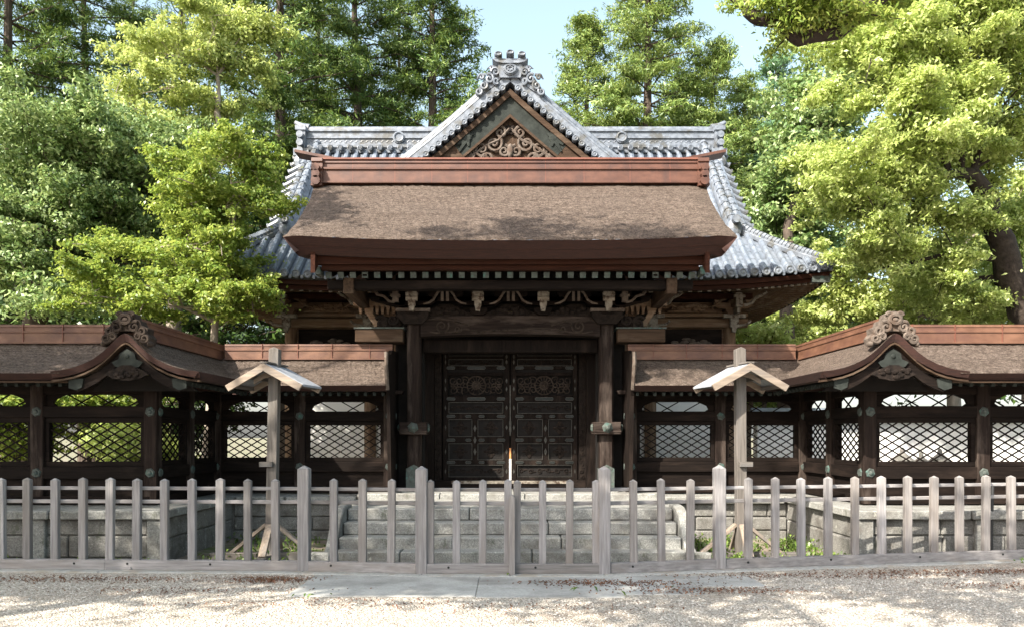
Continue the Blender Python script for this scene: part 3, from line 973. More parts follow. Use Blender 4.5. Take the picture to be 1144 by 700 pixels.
for s in (-1, 1):
    b = MB()
    b.box(s * 5.12, s * 5.32, 19.66, 20.34, 8.55, 9.25)
    b.box(s * 5.10, s * 5.36, 19.62, 20.38, 9.25, 9.36)
    b.tube([(s * 5.10, 20, 9.42), (s * 5.30, 20, 9.46), (s * 5.46, 20, 9.58)], [0.11, 0.10, 0.05], 10)
    b.box(s * 5.02, s * 5.40, 19.60, 19.75, 8.60, 8.78)
    for j in range(3):
        b.tube([(s * 5.22, 19.64, 8.70 + 0.2 * j), (s * 5.22, 19.50, 8.70 + 0.2 * j)], 0.085, 10)
    b.blob((s * 5.22, 19.56, 8.42), (0.16, 0.12, 0.2), 8, 6)
    b.build('ridge_end_tile', M['tile_plain'], mr)
    # descending ridge: stacked round tiles, and the corner ridge below it
    b = MB()
    for xo, h, r in ((4.86, 0.12, 0.12), (4.86, 0.26, 0.085), (5.08, 0.07, 0.085)):
        b.tube([(s * (xo + 0.05 * (1 - (D - 17.3) / 2.6)), D, prof(D) + h) for D in (17.3, 17.8, 18.4, 19, 19.5, 19.85)], r, 8)
    D = 17.3
    while D < 19.85:
        for xo, h, r in ((4.86, 0.26, 0.1), (5.08, 0.07, 0.1)):
            q = s * (xo + 0.05 * (1 - (D - 17.3) / 2.6))
            b.tube([(q, D - 0.02, prof(D) + h - 0.015), (q, D + 0.04, prof(D + 0.04) + h + 0.005)], r, 8)
        b.tube([(s * 5.14, D, prof(D) + 0.05), (s * 5.42, D, prof(D) - 0.10)], 0.07, 8)
        b.tube([(s * 5.42, D, prof(D) - 0.10), (s * 5.45, D, prof(D) - 0.11)], 0.085, 10)
        D += 0.21
    b.blob((s * 4.91, 17.24, prof(17.3) + 0.15), (0.17, 0.1, 0.24), 10, 6)
    b.tube([(s * 4.91, 17.2, prof(17.3) + 0.30), (s * 4.91, 17.05, prof(17.3) + 0.32)], 0.09, 10)
    b.build('descending_ridge', M['tile_plain'], hall)
    b = MB()
    path = []
    for j in range(9):
        a = j / 8
        xx = 5.02 + (EX - 0.05 - 5.02) * a
        DD = 17.42 - 1.38 * a
        path.append((s * xx, DD, zf(xx, DD) + 0.08))
    b.tube([(p[0], p[1], p[2] - 0.02) for p in path], 0.10, 8)
    b.tube([(p[0], p[1], p[2] + 0.06) for p in path], 0.08, 8)
    for j in range(26):
        a = j / 26
        i = min(7, int(a * 8))
        t = a * 8 - i
        p = Vector(path[i]).lerp(Vector(path[i + 1]), t)
        q = (Vector(path[i + 1]) - Vector(path[i])).normalized() * 0.03
        p.z += 0.06
        b.tube([p - q, p + q], 0.098, 8)
    e = path[-1]
    b.blob((e[0], e[1] - 0.03, e[2] + 0.02), (0.11, 0.08, 0.12), 10, 6)
    b.build('corner_ridge', M['tile_plain'], hall)
    # closed triangular wall under the gable ends
    b = MB()
    b.prism([(17.5, 6.0), (22.5, 6.0), (20, 8.75)], s * 4.95, s * 5.0, 'x')
    b.build('side_gable', M['hallwood_z'], hall)

# the dormer gable facing front
GY = 16.75
def gz(x):
    a = abs(x)
    return 9.2 - 0.92 * a + 0.03 * a * a
gb = MB()
gxs = [-3.5 + 7 * i / 56 for i in range(57)]
rows = []
for yy in (GY, 17.5, 18.5, 19.9):
    rows.append([(x, yy, gz(x)) for x in gxs])
gb.grid(rows)
for s in (-1, 1):
    y = GY + 0.42
    while y < 19.8:
        pts = [(s * (0.1 + 3.4 * j / 10), y, gz(0.1 + 3.4 * j / 10) + 0.04) for j in range(11)]
        # stop where the roll meets the main slope
        pts = [p for p in pts if p[2] > prof(y) - 0.2]
        if len(pts) > 1:
            gb.tube(pts, 0.075, 8)
        y += 0.238
dg = gb.build('dormer_gable', M['tile'], hall, smooth=True)
vb = MB()
fine = [i / 40 * 3.4 for i in range(41)]
def off(x, o):                                      # point at perpendicular offset o below the gable curve
    sl = -0.92 + 0.06 * x
    nrm = math.hypot(1, sl)
    return (x + sl * o / nrm, gz(x) - o / nrm)
def gband(mb, s, o1, o2, y0, y1, xa=0.0, xb=3.4):
    up, dn = [], []
    for i in range(31):
        x = xa + (xb - xa) * i / 30
        for o, lst in ((o1, up), (o2, dn)):
            X_, Z_ = off(x, o)
            if X_ < 0:                              # clip at the centre line
                f = x
                lo_, hi_ = x, x + 1.5
                for _ in range(24):
                    mid = (lo_ + hi_) / 2
                    if off(mid, o)[0] < 0:
                        lo_ = mid
                    else:
                        hi_ = mid
                X_, Z_ = 0.0, off(hi_, o)[1]
            lst.append((s * X_, Z_))
    mb.band(up, dn, y0, y1)
for s in (-1, 1):
    # three stacked courses along the verge
    gband(vb, s, -0.10, 0.05, GY - 0.05, GY + 0.45)
    gband(vb, s, -0.17, -0.11, GY - 0.02, GY + 0.30)
    for o, yy, r in ((-0.14, GY + 0.02, 0.05), (-0.22, GY + 0.12, 0.085), (-0.14, GY + 0.27, 0.07)):
        vb.tube([(s * off(x, o)[0], yy, off(x, o)[1]) for x in [0.12 + 3.2 * i / 24 for i in range(25)]], r, 8)
    d = 0.20
    while d < 3.3:
        X_, Z_ = off(d, 0.055)
        vb.tube([(s * X_, GY - 0.10, Z_), (s * X_, GY + 0.1, Z_)], 0.066, 14)
        vb.ring((s * X_, GY - 0.10, Z_), 0.050, 0.013, n=12, m=5)
        vb.blob((s * X_, GY - 0.10, Z_), (0.025, 0.015, 0.025), 6, 4)
        d += 0.135
vg = vb.build('verge_tile_row', M['tile_plain'], dg)
for s in (-1, 1):
    b = MB()
    gband(b, s, 0.14, 0.25, GY + 0.02, GY + 0.12)
    b.build('barge_board', M['gablewood_x'], dg)
for s in (-1, 1):
    b = MB()
    gband(b, s, 0.25, 0.53, GY + 0.08, GY + 0.16, 0.0, 1.35)
    b.build('copper_panel', M['greengrey'], dg)
    b = MB()
    gband(b, s, 0.25, 0.53, GY + 0.085, GY + 0.16, 1.352, 3.4)
    b.build('rake_board', M['gablewood_x'], dg)
for s in (-1, 1):
    b = MB()
    gband(b, s, 0.53, 0.58, GY + 0.05, GY + 0.15)
    b.build('inner_board', M['gablewood_x'], dg)
b = MB()
b.prism([(-2.6, 6.1), (2.6, 6.1), (0, 8.62)], GY + 0.2, GY + 0.3)
b.build('gable_wall', M['gablewood_z'], dg)
b = MB()                                            # openwork cloud carving and the leaf-shaped copper plates
for s in (-1, 1):
    for i, (cx, cz, r, a0) in enumerate(((0.20, 8.02, .13, 0.5), (0.32, 7.78, .17, 2.2), (0.56, 7.66, .15, 4.0), (0.82, 7.55, .13, 1.0), (1.05, 7.43, .11, 3.0), (0.12, 7.62, .12, 1.7), (0.45, 7.45, .14, 5.2), (0.75, 7.35, .12, 0.3), (0.3, 7.3, .13, 2.6))):
        b.spiral((s * cx * 1.08, GY + 0.14, cz + 0.10), r * 1.1, 0.02, 1.6, 0.036, a0, s, 20, 6)
    b.tube([(0.02 * s, GY + 0.14, 8.2), (s * 0.25, GY + 0.13, 7.95), (s * 0.5, GY + 0.14, 7.85), (s * 0.75, GY + 0.13, 7.66), (s * 1.0, GY + 0.14, 7.56), (s * 1.3, GY + 0.14, 7.32)], 0.03, 6)
b.blob((0, GY + 0.12, 7.72), (0.07, 0.06, 0.16))
b.build('cloud_carving', M['carved_pale'], dg, smooth=True)
for s in (-1, 1):
    b = MB()
    c0 = Vector((s * 0.92, GY + 0.06, 7.98))
    for ang_, L_ in ((70, .26), (105, .22), (35, .24), (0, .2), (-35, .26), (-60, .34), (145, .16), (-100, .18)):
        a_ = R(ang_)
        d_ = Vector((s * math.cos(a_), 0, math.sin(a_)))
        b.bar(c0, c0 + d_ * L_, 0.035, 0.11, (0, 0, 1) if abs(ang_) < 45 else (1, 0, 0), 0.35)
    b.blob(tuple(c0), (0.10, 0.03, 0.10), 8, 5)
    b.build('hanging_plate', M['greengrey'], dg)
b = MB()
for k in range(4):
    a = math.pi / 4 + k * math.pi / 2
    b.blob((0.07 * math.cos(a), GY + 0.16, 8.18 + 0.07 * math.sin(a)), (0.06, 0.03, 0.06), 8, 5)
b.blob((0, GY + 0.14, 8.18), (0.05, 0.04, 0.05), 8, 5)
b.build('hanging_flower', M['carved'], dg, smooth=True)
# demon-tile crown on top
b = MB()
oy = GY - 0.12
b.prism([(-0.24, 9.0), (0.24, 9.0), (0.30, 9.22), (0.27, 9.42), (-0.27, 9.42), (-0.30, 9.22)], oy, oy + 0.3)
b.band([(-0.42, 9.58), (-0.22, 9.53), (0, 9.515), (0.22, 9.53), (0.42, 9.58)], [(-0.34, 9.47), (-0.2, 9.42), (0, 9.41), (0.2, 9.42), (0.34, 9.47)], oy - 0.05, oy + 0.35)
b.band([(-0.37, 9.65), (-0.2, 9.60), (0, 9.59), (0.2, 9.60), (0.37, 9.65)], [(-0.37, 9.60), (-0.2, 9.55), (0, 9.535), (0.2, 9.55), (0.37, 9.60)], oy - 0.03, oy + 0.33)
for cx, cz in ((-0.28, 9.72), (0, 9.78), (0.27, 9.72)):
    b.tube([(cx, oy - 0.10, cz), (cx, oy + 0.4, cz)], 0.092, 14)
    b.ring((cx, oy - 0.10, cz), 0.066, 0.02, n=14, m=5)
b.tube([(0, oy - 0.04, 9.22), (0, oy + 0.05, 9.22)], 0.17, 16)
b.ring((0, oy - 0.045, 9.22), 0.125, 0.03, n=16, m=6)
for k in range(8):
    a = k * math.pi / 4
    b.blob((0.06 * math.cos(a), oy - 0.05, 9.22 + 0.06 * math.sin(a)), (0.03, 0.02, 0.03), 6, 4)
for s in (-1, 1):                                   # curling fins down both sides
    b.prism([(s * 0.2, 9.05), (s * 0.24, 9.3), (s * 0.5, 9.22), (s * 0.72, 9.0), (s * 1.0, 8.62), (s * 0.9, 8.55), (s * 0.5, 8.78)], oy + 0.06, oy + 0.2)
    for (cx, cz, r, a0, tn) in ((0.42, 9.16, .13, 0, 1.4), (0.60, 8.98, .14, 1.0, 1.4), (0.76, 8.80, .12, 2.0, 1.4), (0.90, 8.64, .10, 2.6, 1.3), (0.40, 8.92, .10, 3.5, 1.2), (0.54, 9.28, .07, 1.2, 1.1), (0.82, 9.02, .07, 0.6, 1.1)):
        b.spiral((s * cx, oy + 0.03, cz), r, 0.02, tn, 0.042, a0, s, 18, 6)
    b.tube([(s * 0.3, oy + 0.05, 9.3), (s * 0.55, oy + 0.05, 9.36), (s * 0.66, oy + 0.05, 9.27)], [0.05, 0.045, 0.02], 6)
    b.tube([(s * 0.7, oy + 0.05, 9.1), (s * 0.88, oy + 0.05, 9.08), (s * 0.95, oy + 0.05, 8.98)], [0.045, 0.04, 0.02], 6)
b.v = [((x * 0.82 if z < 9.42 and abs(x) > 0.31 else x) * 0.9, y, 9.36 + (z - 9.22) * (0.56 if z > 9.22 else 0.80)) for x, y, z in b.v]
b.build('crown_tile', M['tile_plain'], dg, smooth=True)
# dormer ridge behind the crown
b = MB()
b.tube([(0, GY + 0.2, 9.28), (0, 19.9, 9.28)], 0.13, 10)
b.build('dormer_ridge', M['tile_plain'], dg)

# hall eave underside: curved fascia, soffit boards, rafters
fa = MB()
xs_ = [-EX + 2 * EX * i / 40 for i in range(41)]
fa.band([(x, zf(x, 16) - 0.06) for x in xs_], [(x * 0.985, zf(x, 16) - 0.16) for x in xs_], 16.06, 16.12)
fa.band([(x * 0.97, zf(x, 16) - 0.165) for x in xs_], [(x * 0.965, zf(x, 16) - 0.25) for x in xs_], 16.14, 16.2)
for s in (-1, 1):
    fa.band([(y, zf(EX, 16) - 0.06 - 0.2 * rs((y - 16.1) / 7.8)) for y in [16.1 + 7.8 * i / 20 for i in range(21)]],
            [(y, zf(EX, 16) - 0.18 - 0.2 * rs((y - 16.1) / 7.8)) for y in [16.1 + 7.8 * i / 20 for i in range(21)]], s * (EX - 0.10), s * (EX - 0.05), 'x')
fa.build('fascia', M['redwood_x'], hall)
for s in (-1, 1):
    q = MB()
    q.box(s * (EX - 0.42), s * (EX - 0.06), 16.05, 16.13, zf(EX, 16) - 0.29, zf(EX, 16) - 0.165)
    q.build('corner_plate', M['verdigris'], hall)
so = MB()
WALLZ = 4.86
so.grid([[(x * 0.985, 16.1, zf(x, 16) - 0.12) for x in xs_], [(x * 0.88, 17.0, WALLZ + 0.08 + 0.3 * lift(x, 16)) for x in xs_], [(x * 0.755, 17.75, WALLZ + 0.12) for x in xs_]])
for s in (-1, 1):
    rows = []
    for i in range(4):
        a = i / 3
        rows.append([(s * (EX - 0.08 - 1.5 * a), 16.1 + a * 1.6 + (7.8 - 3.2 * a) * j / 12, (zf(EX, 16) - 0.13 - 0.2 * rs(j / 12)) * (1 - a) + (WALLZ + 0.12) * a) for j in range(13)])
    so.grid(rows)
so.build('soffit', M['gablewood_x'], hall)
hr = MB()
x = -4.9
while x <= 4.9:
    hr.bar((x, 16.24, zf(x, 16) - 0.22), (x, 17.75, WALLZ + 0.02), 0.07, 0.075)
    x += 0.2
for s in (-1, 1):                                   # fan rafters round the corners
    for k in range(11):
        t = k / 10
        xe = 5.0 + (EX - 0.24 - 5.0) * t
        hr.bar((s * xe, 16.24, zf(xe, 16) - 0.22), (s * (4.9 + 0.1 * t), 17.75, WALLZ + 0.02), 0.065, 0.07)
    for k in range(26):
        ye = 16.35 + 0.2 * k
        j = (ye - 16.1) / 7.8
        ze = zf(EX, 16) - 0.22 - 0.2 * rs(j)
        hr.bar((s * (EX - 0.2), ye, ze), (s * 4.98, max(17.75, ye) if ye > 17.6 else 17.75 + 0.01 * k, WALLZ + 0.02), 0.065, 0.07)
tag(hr.build('rafter_row', M['hallwood_y'], hall), kind='stuff')
b = MB()
x = -4.9
while x <= 4.9:
    b.bar((x, 16.20, zf(x, 16) - 0.227), (x, 16.25, zf(x, 16) - 0.218), 0.078, 0.083)
    x += 0.2
for s in (-1, 1):
    for k in range(11):
        xe = 5.0 + (EX - 0.24 - 5.0) * k / 10
        b.bar((s * xe, 16.20, zf(xe, 16) - 0.227), (s * (xe - 0.01), 16.25, zf(xe, 16) - 0.218), 0.075, 0.08)
tag(b.build('rafter_tip_row', M['paint'], hall), kind='stuff')
# walls, posts, beams and brackets
b = MB()
b.box(-5.0, 5.0, 17.74, 17.84, 2.75, 4.95)
b.box(-5.0, -4.9, 17.74, 22.3, 0.5, 4.95)
b.box(4.9, 5.0, 17.74, 22.3, 0.5, 4.95)
b.build('upper_wall', M['hallwood_x'], hall)
b = MB()
b.box(-4.9, 4.9, 17.78, 17.88, GZ, 2.75)
b.build('plaster_wall', M['plaster'], hall)
for x in (-4.93, -3.15, 3.15, 4.93):
    b = MB()
    b.tube([(x, 17.7, GZ), (x, 17.7, 4.28)], 0.13, 14)
    b.build('post', M['hallwood_z'], hall, smooth=True)
for z0, z1, mt in ((4.28, 4.36, 'hallwood_x'), (4.05, 4.24, 'hallwood_x'), (3.45, 3.6, 'hallwood_x'), (2.66, 2.84, 'timber_x'), (4.62, 4.74, 'redwood_x')):
    b = MB()
    b.box(-5.3, 5.3, 17.55 if z1 < 4.6 else 17.2, 17.7, z0, z1)
    b.build('wall_beam', M[mt], hall, bevel=0.01)
def hall_bracket(x, corner):
    b = MB()
    b.prism([(x - 0.10, 4.30), (x + 0.10, 4.30), (x + 0.17, 4.38), (x + 0.17, 4.44), (x - 0.17, 4.44), (x - 0.17, 4.38)], 17.38, 17.68)
    b.prism([(x - 0.42, 4.56), (x - 0.42, 4.50), (x - 0.30, 4.44), (x + 0.30, 4.44), (x + 0.42, 4.50), (x + 0.42, 4.56)], 17.42, 17.54)
    for dx in (-0.34, 0, 0.34):
        b.prism([(x + dx - 0.055, 4.56), (x + dx + 0.055, 4.56), (x + dx + 0.09, 4.60), (x + dx + 0.09, 4.66), (x + dx - 0.09, 4.66), (x + dx - 0.09, 4.60)], 17.36, 17.6)
    b.box(x - 0.055, x + 0.055, 16.98, 17.4, 4.46, 4.62)
    br = b.build('bracket', M['hallwood_x'], hall)
    q = MB()
    q.box(x - 0.07, x + 0.07, 16.92, 16.99, 4.40, 4.70)
    q.box(x - 0.12, x + 0.12, 16.90, 16.99, 4.60, 4.66)
    q.box(x - 0.09, x + 0.09, 17.30, 17.40, 4.02, 4.22)
    q.box(x - 0.24, x + 0.24, 17.28, 17.40, 4.22, 4.30)
    q.prism([(x - 0.06, 4.02), (x + 0.06, 4.02), (x + 0.02, 3.90), (x - 0.05, 3.92)], 17.31, 17.39)
    for s in ((-1, 1) if not corner else ((1,) if x > 0 else (-1,))):
        q.tube([(x + s * 0.12, 17.0, 4.44), (x + s * 0.27, 16.95, 4.48), (x + s * 0.33, 16.9, 4.58), (x + s * 0.46, 16.85, 4.64), (x + s * 0.54, 16.8, 4.70)], 0.035, 6)
        q.box(x - 0.03, x + 0.03, 16.99, 17.3, 4.28, 4.42)
        q.tube([(x + s * 0.05, 17.32, 4.04), (x + s * 0.28, 17.32, 4.08), (x + s * 0.36, 17.3, 4.16)], 0.03, 6)
    q.build('painted_nose', M['paint'], br)
for x in (-4.93, -3.15, 3.15, 4.93):
    hall_bracket(x, abs(x) > 4)
for cx in (-4.04, 4.04):
    b = MB()
    up = [(-0.55, 4.38), (-0.42, 4.44), (-0.25, 4.52), (-0.1, 4.58), (0.1, 4.58), (0.25, 4.52), (0.42, 4.44), (0.55, 4.38)]
    b.band([(cx + a, c) for a, c in up], [(cx + a, 4.365) for a, c in up], 17.48, 17.55)
    for k in range(14):
        b.blob((cx + random.uniform(-0.3, 0.3), 17.46, 4.43 + random.uniform(-0.03, 0.09)), (0.07, 0.05, 0.045), 7, 5)
    for s in (-1, 1):
        b.spiral((cx + s * 0.38, 17.46, 4.43), 0.07, 0.01, 1.3, 0.02, 0, s)
        b.tube([(cx + s * 0.4, 17.35, 4.46), (cx + s * 0.52, 17.33, 4.52), (cx + s * 0.6, 17.3, 4.6), (cx + s * 0.72, 17.3, 4.64)], 0.025, 6)
    b.build('frog_leg_strut', M['hallwood_x'], hall, smooth=True)
    b = MB()
    for k in range(26):
        u = random.uniform(-1, 1)
        b.blob((cx + u * 0.5, 17.70, 3.66 + (1 - u * u) * random.uniform(0.0, 0.17)), (0.085, 0.035, 0.035), 7, 5)
    b.build('carved_relief', M['carved_pale'], hall, smooth=True)
    b = MB()
    b.box(cx - 0.72, cx + 0.72, 17.715, 17.738, 3.62, 4.03)
    b.build('wall_panel', M['timber_x'], hall)

# ------------------------------------------------------------ covered corridors either side of the gate
def bands_curve(n=24):
    pts = [(0, 0), (.05, .02), (.12, .075), (.2, .15), (.3, .235), (.42, .315), (.56, .38), (.70, .425), (.85, .455), (1.0, .47)]
    return [(a, d * 1.085) for a, d in pts]
ZR = 3.0
def corridor(mi, label):
    c = thing('covered_corridor', label, 'corridor', (mi * 5.26, 12.6, 0.62), 'corridors flanking the gate')
    OX = 10.9
    # --- roofs
    def slope(y0, sg, reach=0.86):
        # from the ridge outwards: (y, z)
        return [(y0 + sg * reach * t, ZR - 0.51 * (0.75 * t + 0.25 * (2 * t - t * t)) + 0.0) for t in (0, .12, .25, .4, .55, .7, .85, 1)]
    th, ed = MB(), MB()
    def straight(xa, xb, y0, rch=0.86):
        prof_ = slope(y0, -1, rch)
        bk = slope(y0, 1, rch)
        line = [(bk[-1][0] - 0.01, bk[-1][1] - 0.03)] + bk[::-1] + prof_[1:] + [(prof_[-1][0] - 0.02, prof_[-1][1] - 0.025)]
        xsx = [xa + (xb - xa) * i / 90 for i in range(91)]
        th.grid([[(x, y, z + (random.gauss(0, 0.006) if 0 < q_ < len(line) - 1 else 0)) for x in xsx] for q_, (y, z) in enumerate(line)])
        e = line[-1]
        eb = (e[0] + 0.12, e[1] - 0.085)
        ed.grid([[(x, *e) for x in xsx], [(x, *eb) for x in xsx], [(x, eb[0] + 0.10, eb[1] - 0.006) for x in xsx]])
        ed.grid([[(x, line[0][0], line[0][1]) for x in xsx], [(x, line[0][0] - 0.08, line[0][1] - 0.1) for x in xsx]])
        return eb
    straight(6.08, OX, 11.6, 0.955)
    kc = bands_curve()
    def drop(x):                                    # how far the undulating roof has fallen at this x
        a = abs(x - 5.2)
        for (a0, d0), (a1, d1) in zip(kc, kc[1:]):
            if a <= a1:
                return d0 + (d1 - d0) * (a - a0) / (a1 - a0)
        return kc[-1][1]
    rows = []
    for i in range(19):                             # the valley where the outer roof runs into it
        x = 5.2 + 0.88 * i / 18
        lo_, hi_ = 0.0, 1.0
        for _ in range(20):
            m_ = (lo_ + hi_) / 2
            lo_, hi_ = (m_, hi_) if 0.51 * (0.75 * m_ + 0.25 * (2 * m_ - m_ * m_)) < drop(x) else (lo_, m_)
        tv = min(1.0, hi_ + 0.03)
        ts = [-1 + q / 8 for q in range(8)] + [tv * q / 8 for q in range(9)]
        rows.append([(x, 11.6 - 0.955 * t_, ZR - 0.51 * (0.75 * abs(t_) + 0.25 * (2 * abs(t_) - t_ * t_))) for t_ in ts])
    th.grid(rows)
    straight(2.08, 5.3, 14.0)
    kc = bands_curve()
    KX = 5.2
    full = [(KX - a, ZR - d) for a, d in kc[::-1]] + [(KX + a, ZR - d) for a, d in kc[1:]]
    th.grid([[(x, y, z) for x, z in full] for y in (10.62, 10.68, 11.2, 12, 13, 14.2)])
    tho = th.build('thatched_roof', M['thatch'], c, smooth=True, mirror=mi)
    ed.grid([[(x, 10.615, z) for x, z in full], [(x, 10.66, z - 0.085 - 0.02 * (abs(x - KX) < 0.3)) for x, z in full], [(x, 10.85, z - 0.09 - 0.02 * (abs(x - KX) < 0.3)) for x, z in full]])
    # inner eave edge of the return wing
    xi, zi = full[0]
    ed.grid([[(xi, y, zi) for y in (10.62, 11, 12, 13.2)], [(xi + 0.07, y, zi - 0.1) for y in (10.62, 11, 12, 13.2)], [(xi + 0.16, y, zi - 0.11) for y in (10.62, 11, 12, 13.2)]])
    ed.build('eave_edge', M['bark_edge'], tho, mirror=mi)
    b = MB()
    b.band([(x, z - 0.115) for x, z in full], [(x, z - 0.14) for x, z in full], 10.65, 10.74)
    b.box(6.02, OX, 10.72, 10.80, ZR - 0.655, ZR - 0.632)
    b.build('trim_board', M['gablewood_x'], c, mirror=mi)
    # --- undulating gable: barge board, pendant, tympanum, crest
    kb2 = [(a, d) for a, d in kc if a < 0.80]
    nar = [(KX - a, ZR - d - 0.17) for a, d in kb2[::-1]] + [(KX + a, ZR - d - 0.17) for a, d in kb2[1:]]
    b = MB()
    b.band(nar, [(x, z - 0.13 - 0.03 * abs(x - KX)) for x, z in nar], 10.72, 10.78)
    bb = b.build('barge_board', M['timber_x'], c, mirror=mi)
    for s in (-1, 1):
        b = MB()
        b.prism([(KX + s * 0.60, ZR - 0.60), (KX + s * 0.80, ZR - 0.60), (KX + s * 0.80, ZR - 0.73), (KX + s * 0.70, ZR - 0.76), (KX + s * 0.62, ZR - 0.72)], 10.70, 10.72)
        b.build('copper_plate', M['greengrey'], bb, mirror=mi)
    b = MB()
    b.prism([(KX - 0.10, ZR - 0.26), (KX, ZR - 0.20), (KX + 0.10, ZR - 0.26), (KX + 0.12, ZR - 0.34), (KX + 0.21, ZR - 0.38), (KX + 0.16, ZR - 0.44), (KX, ZR - 0.5), (KX - 0.16, ZR - 0.44), (KX - 0.21, ZR - 0.38), (KX - 0.12, ZR - 0.34)], 10.69, 10.72)
    b.blob((KX, 10.69, ZR - 0.30), (0.035, 0.02, 0.035))
    b.build('copper_plate', M['greengrey'], bb, mirror=mi)
    b = MB()
    up = [(-0.30, -0.55), (-0.24, -0.50), (-0.14, -0.46), (-0.06, -0.42), (0.06, -0.42), (0.14, -0.46), (0.24, -0.50), (0.30, -0.55)]
    dn = [(-0.22, -0.58), (-0.2, -0.6), (-0.12, -0.61), (-0.05, -0.63), (0.05, -0.63), (0.12, -0.61), (0.2, -0.6), (0.22, -0.58)]
    b.band([(KX + x, ZR + z) for x, z in up], [(KX + x, ZR + z) for x, z in dn], 10.67, 10.73)
    for k in range(16):
        b.blob((KX + random.uniform(-0.2, 0.2), 10.67, ZR - 0.54 + random.uniform(-0.05, 0.06)), (0.045, 0.03, 0.03), 6, 4)
    b.build('pendant', M['carved'], bb, smooth=True, mirror=mi)
    b = MB()
    b.prism([(KX - 0.75, ZR - 0.74), (KX + 0.75, ZR - 0.74), (KX + 0.3, ZR - 0.35), (KX, ZR - 0.2), (KX - 0.3, ZR - 0.35)], 11.2, 11.26)
    b.build('gable_wall', M['near_black'], c, mirror=mi)
    # crest: lobed carved board with a face-like ring and rolling clouds
    b = MB()
    out = [(-0.36, -0.16), (-0.385, -0.05), (-0.33, 0.02), (-0.34, 0.10), (-0.24, 0.15), (-0.22, 0.22), (-0.14, 0.25), (-0.12, 0.33), (-0.03, 0.37), (0.07, 0.36), (0.13, 0.30), (0.14, 0.24), (0.22, 0.21), (0.25, 0.14), (0.34, 0.09), (0.33, 0.01), (0.385, -0.06), (0.36, -0.16)]
    inn = [(-0.30, -0.13), (-0.28, -0.10), (-0.26, -0.06), (-0.23, -0.04), (-0.20, -0.02), (-0.17, 0), (-0.13, 0.02), (-0.1, 0.05), (-0.04, 0.06), (0.04, 0.06), (0.1, 0.05), (0.13, 0.02), (0.17, 0), (0.20, -0.02), (0.23, -0.04), (0.26, -0.06), (0.28, -0.10), (0.30, -0.13)]
    b.band([(KX + x, ZR + z) for x, z in out], [(KX + x, ZR + z) for x, z in inn], 10.66, 10.86)
    b.ring((KX, 10.64, ZR + 0.24), 0.085, 0.034, n=16, m=6, k=0.8)
    b.blob((KX, 10.65, ZR + 0.23), (0.06, 0.04, 0.045))
    for s in (-1, 1):
        for cx, cz, r, a0 in ((.14, .12, .09, 1), (.25, .06, .08, 2.4), (.30, -.06, .075, 3.4), (.2, -.03, .06, .4), (.08, .30, .05, 0)):
            b.spiral((KX + s * cx, 10.65, ZR + cz), r, 0.015, 1.4, 0.03, a0, s, 16, 6)
        b.blob((KX + s * 0.36, 10.7, ZR - 0.14), (0.045, 0.08, 0.05))
    b.v = [(KX + (x - KX) * 0.86, y, ZR - 0.10 + (z - ZR + 0.10) * 0.86) for x, y, z in b.v]
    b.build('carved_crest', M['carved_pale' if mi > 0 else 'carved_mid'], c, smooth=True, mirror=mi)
    # --- copper ridge
    pr = copper_profile(0.095, ZR - 0.03, 3.245)
    def rid(y0):
        return [(y0 - a, z) for a, z in pr] + [(y0 + a, z) for a, z in reversed(pr)]
    b = MB()
    b.prism(rid(11.6), 5.36, OX, 'x')
    b.prism(rid(14.0), 2.08, 5.04, 'x')
    b.prism([(KX + (y - 11.6), z - 0.002) for y, z in rid(11.6)], 10.88, 14.17, 'y')
    cr = b.build('copper_ridge', M['copper_orange'], c, mirror=mi)
    for xx in [2.5 + 0.62 * i for i in range(4)] + [5.9 + 0.62 * i for i in range(8)]:   # seams in the sheet
        yy = 14.0 if xx < 5 else 11.6
        xx += random.uniform(-0.06, 0.06)
        MB().box(xx, xx + 0.008, yy - 0.108, yy + 0.108, ZR - 0.02, 3.247).build('sheet_seam', M['copper_dark'], cr, mirror=mi)
    # --- rafters under the eave
    x = 6.05
    while x < 9.2:
        MB().bar((x, 10.84, 2.33), (x, 11.6, 2.56), 0.05, 0.06).build('rafter', M['greengrey'], c, mirror=mi)
        x += 0.15
    x = 2.15
    while x < 4.6:
        MB().bar((x, 13.32, 2.33), (x, 14.0, 2.56), 0.05, 0.06).build('rafter', M['greengrey'], c, mirror=mi)
        x += 0.15
    y = 10.95
    while y < 13.3:
        MB().bar((4.42, y, 2.33), (5.2, y, 2.56), 0.05, 0.06).build('rafter', M['greengrey'], c, mirror=mi)
        y += 0.15
    b = MB()
    b.grid([[(6.0, 10.9, 2.38), (OX, 10.9, 2.38)], [(6.0, 11.6, 2.62), (OX, 11.6, 2.62)], [(6.0, 12.3, 2.4), (OX, 12.3, 2.4)]])
    b.grid([[(2.1, 13.3, 2.38), (4.5, 13.3, 2.38)], [(2.1, 14.0, 2.62), (4.5, 14.0, 2.62)], [(2.1, 14.7, 2.4), (4.5, 14.7, 2.4)]])
    b.grid([[(4.40, 10.9, 2.38), (4.40, 14.2, 2.38)], [(5.2, 10.9, 2.62), (5.2, 14.2, 2.62)]])
    b.build('soffit', M['timber_x'], c, mirror=mi)
    # --- walls: runs of bays
    rails, lat, trn = {}, None, None
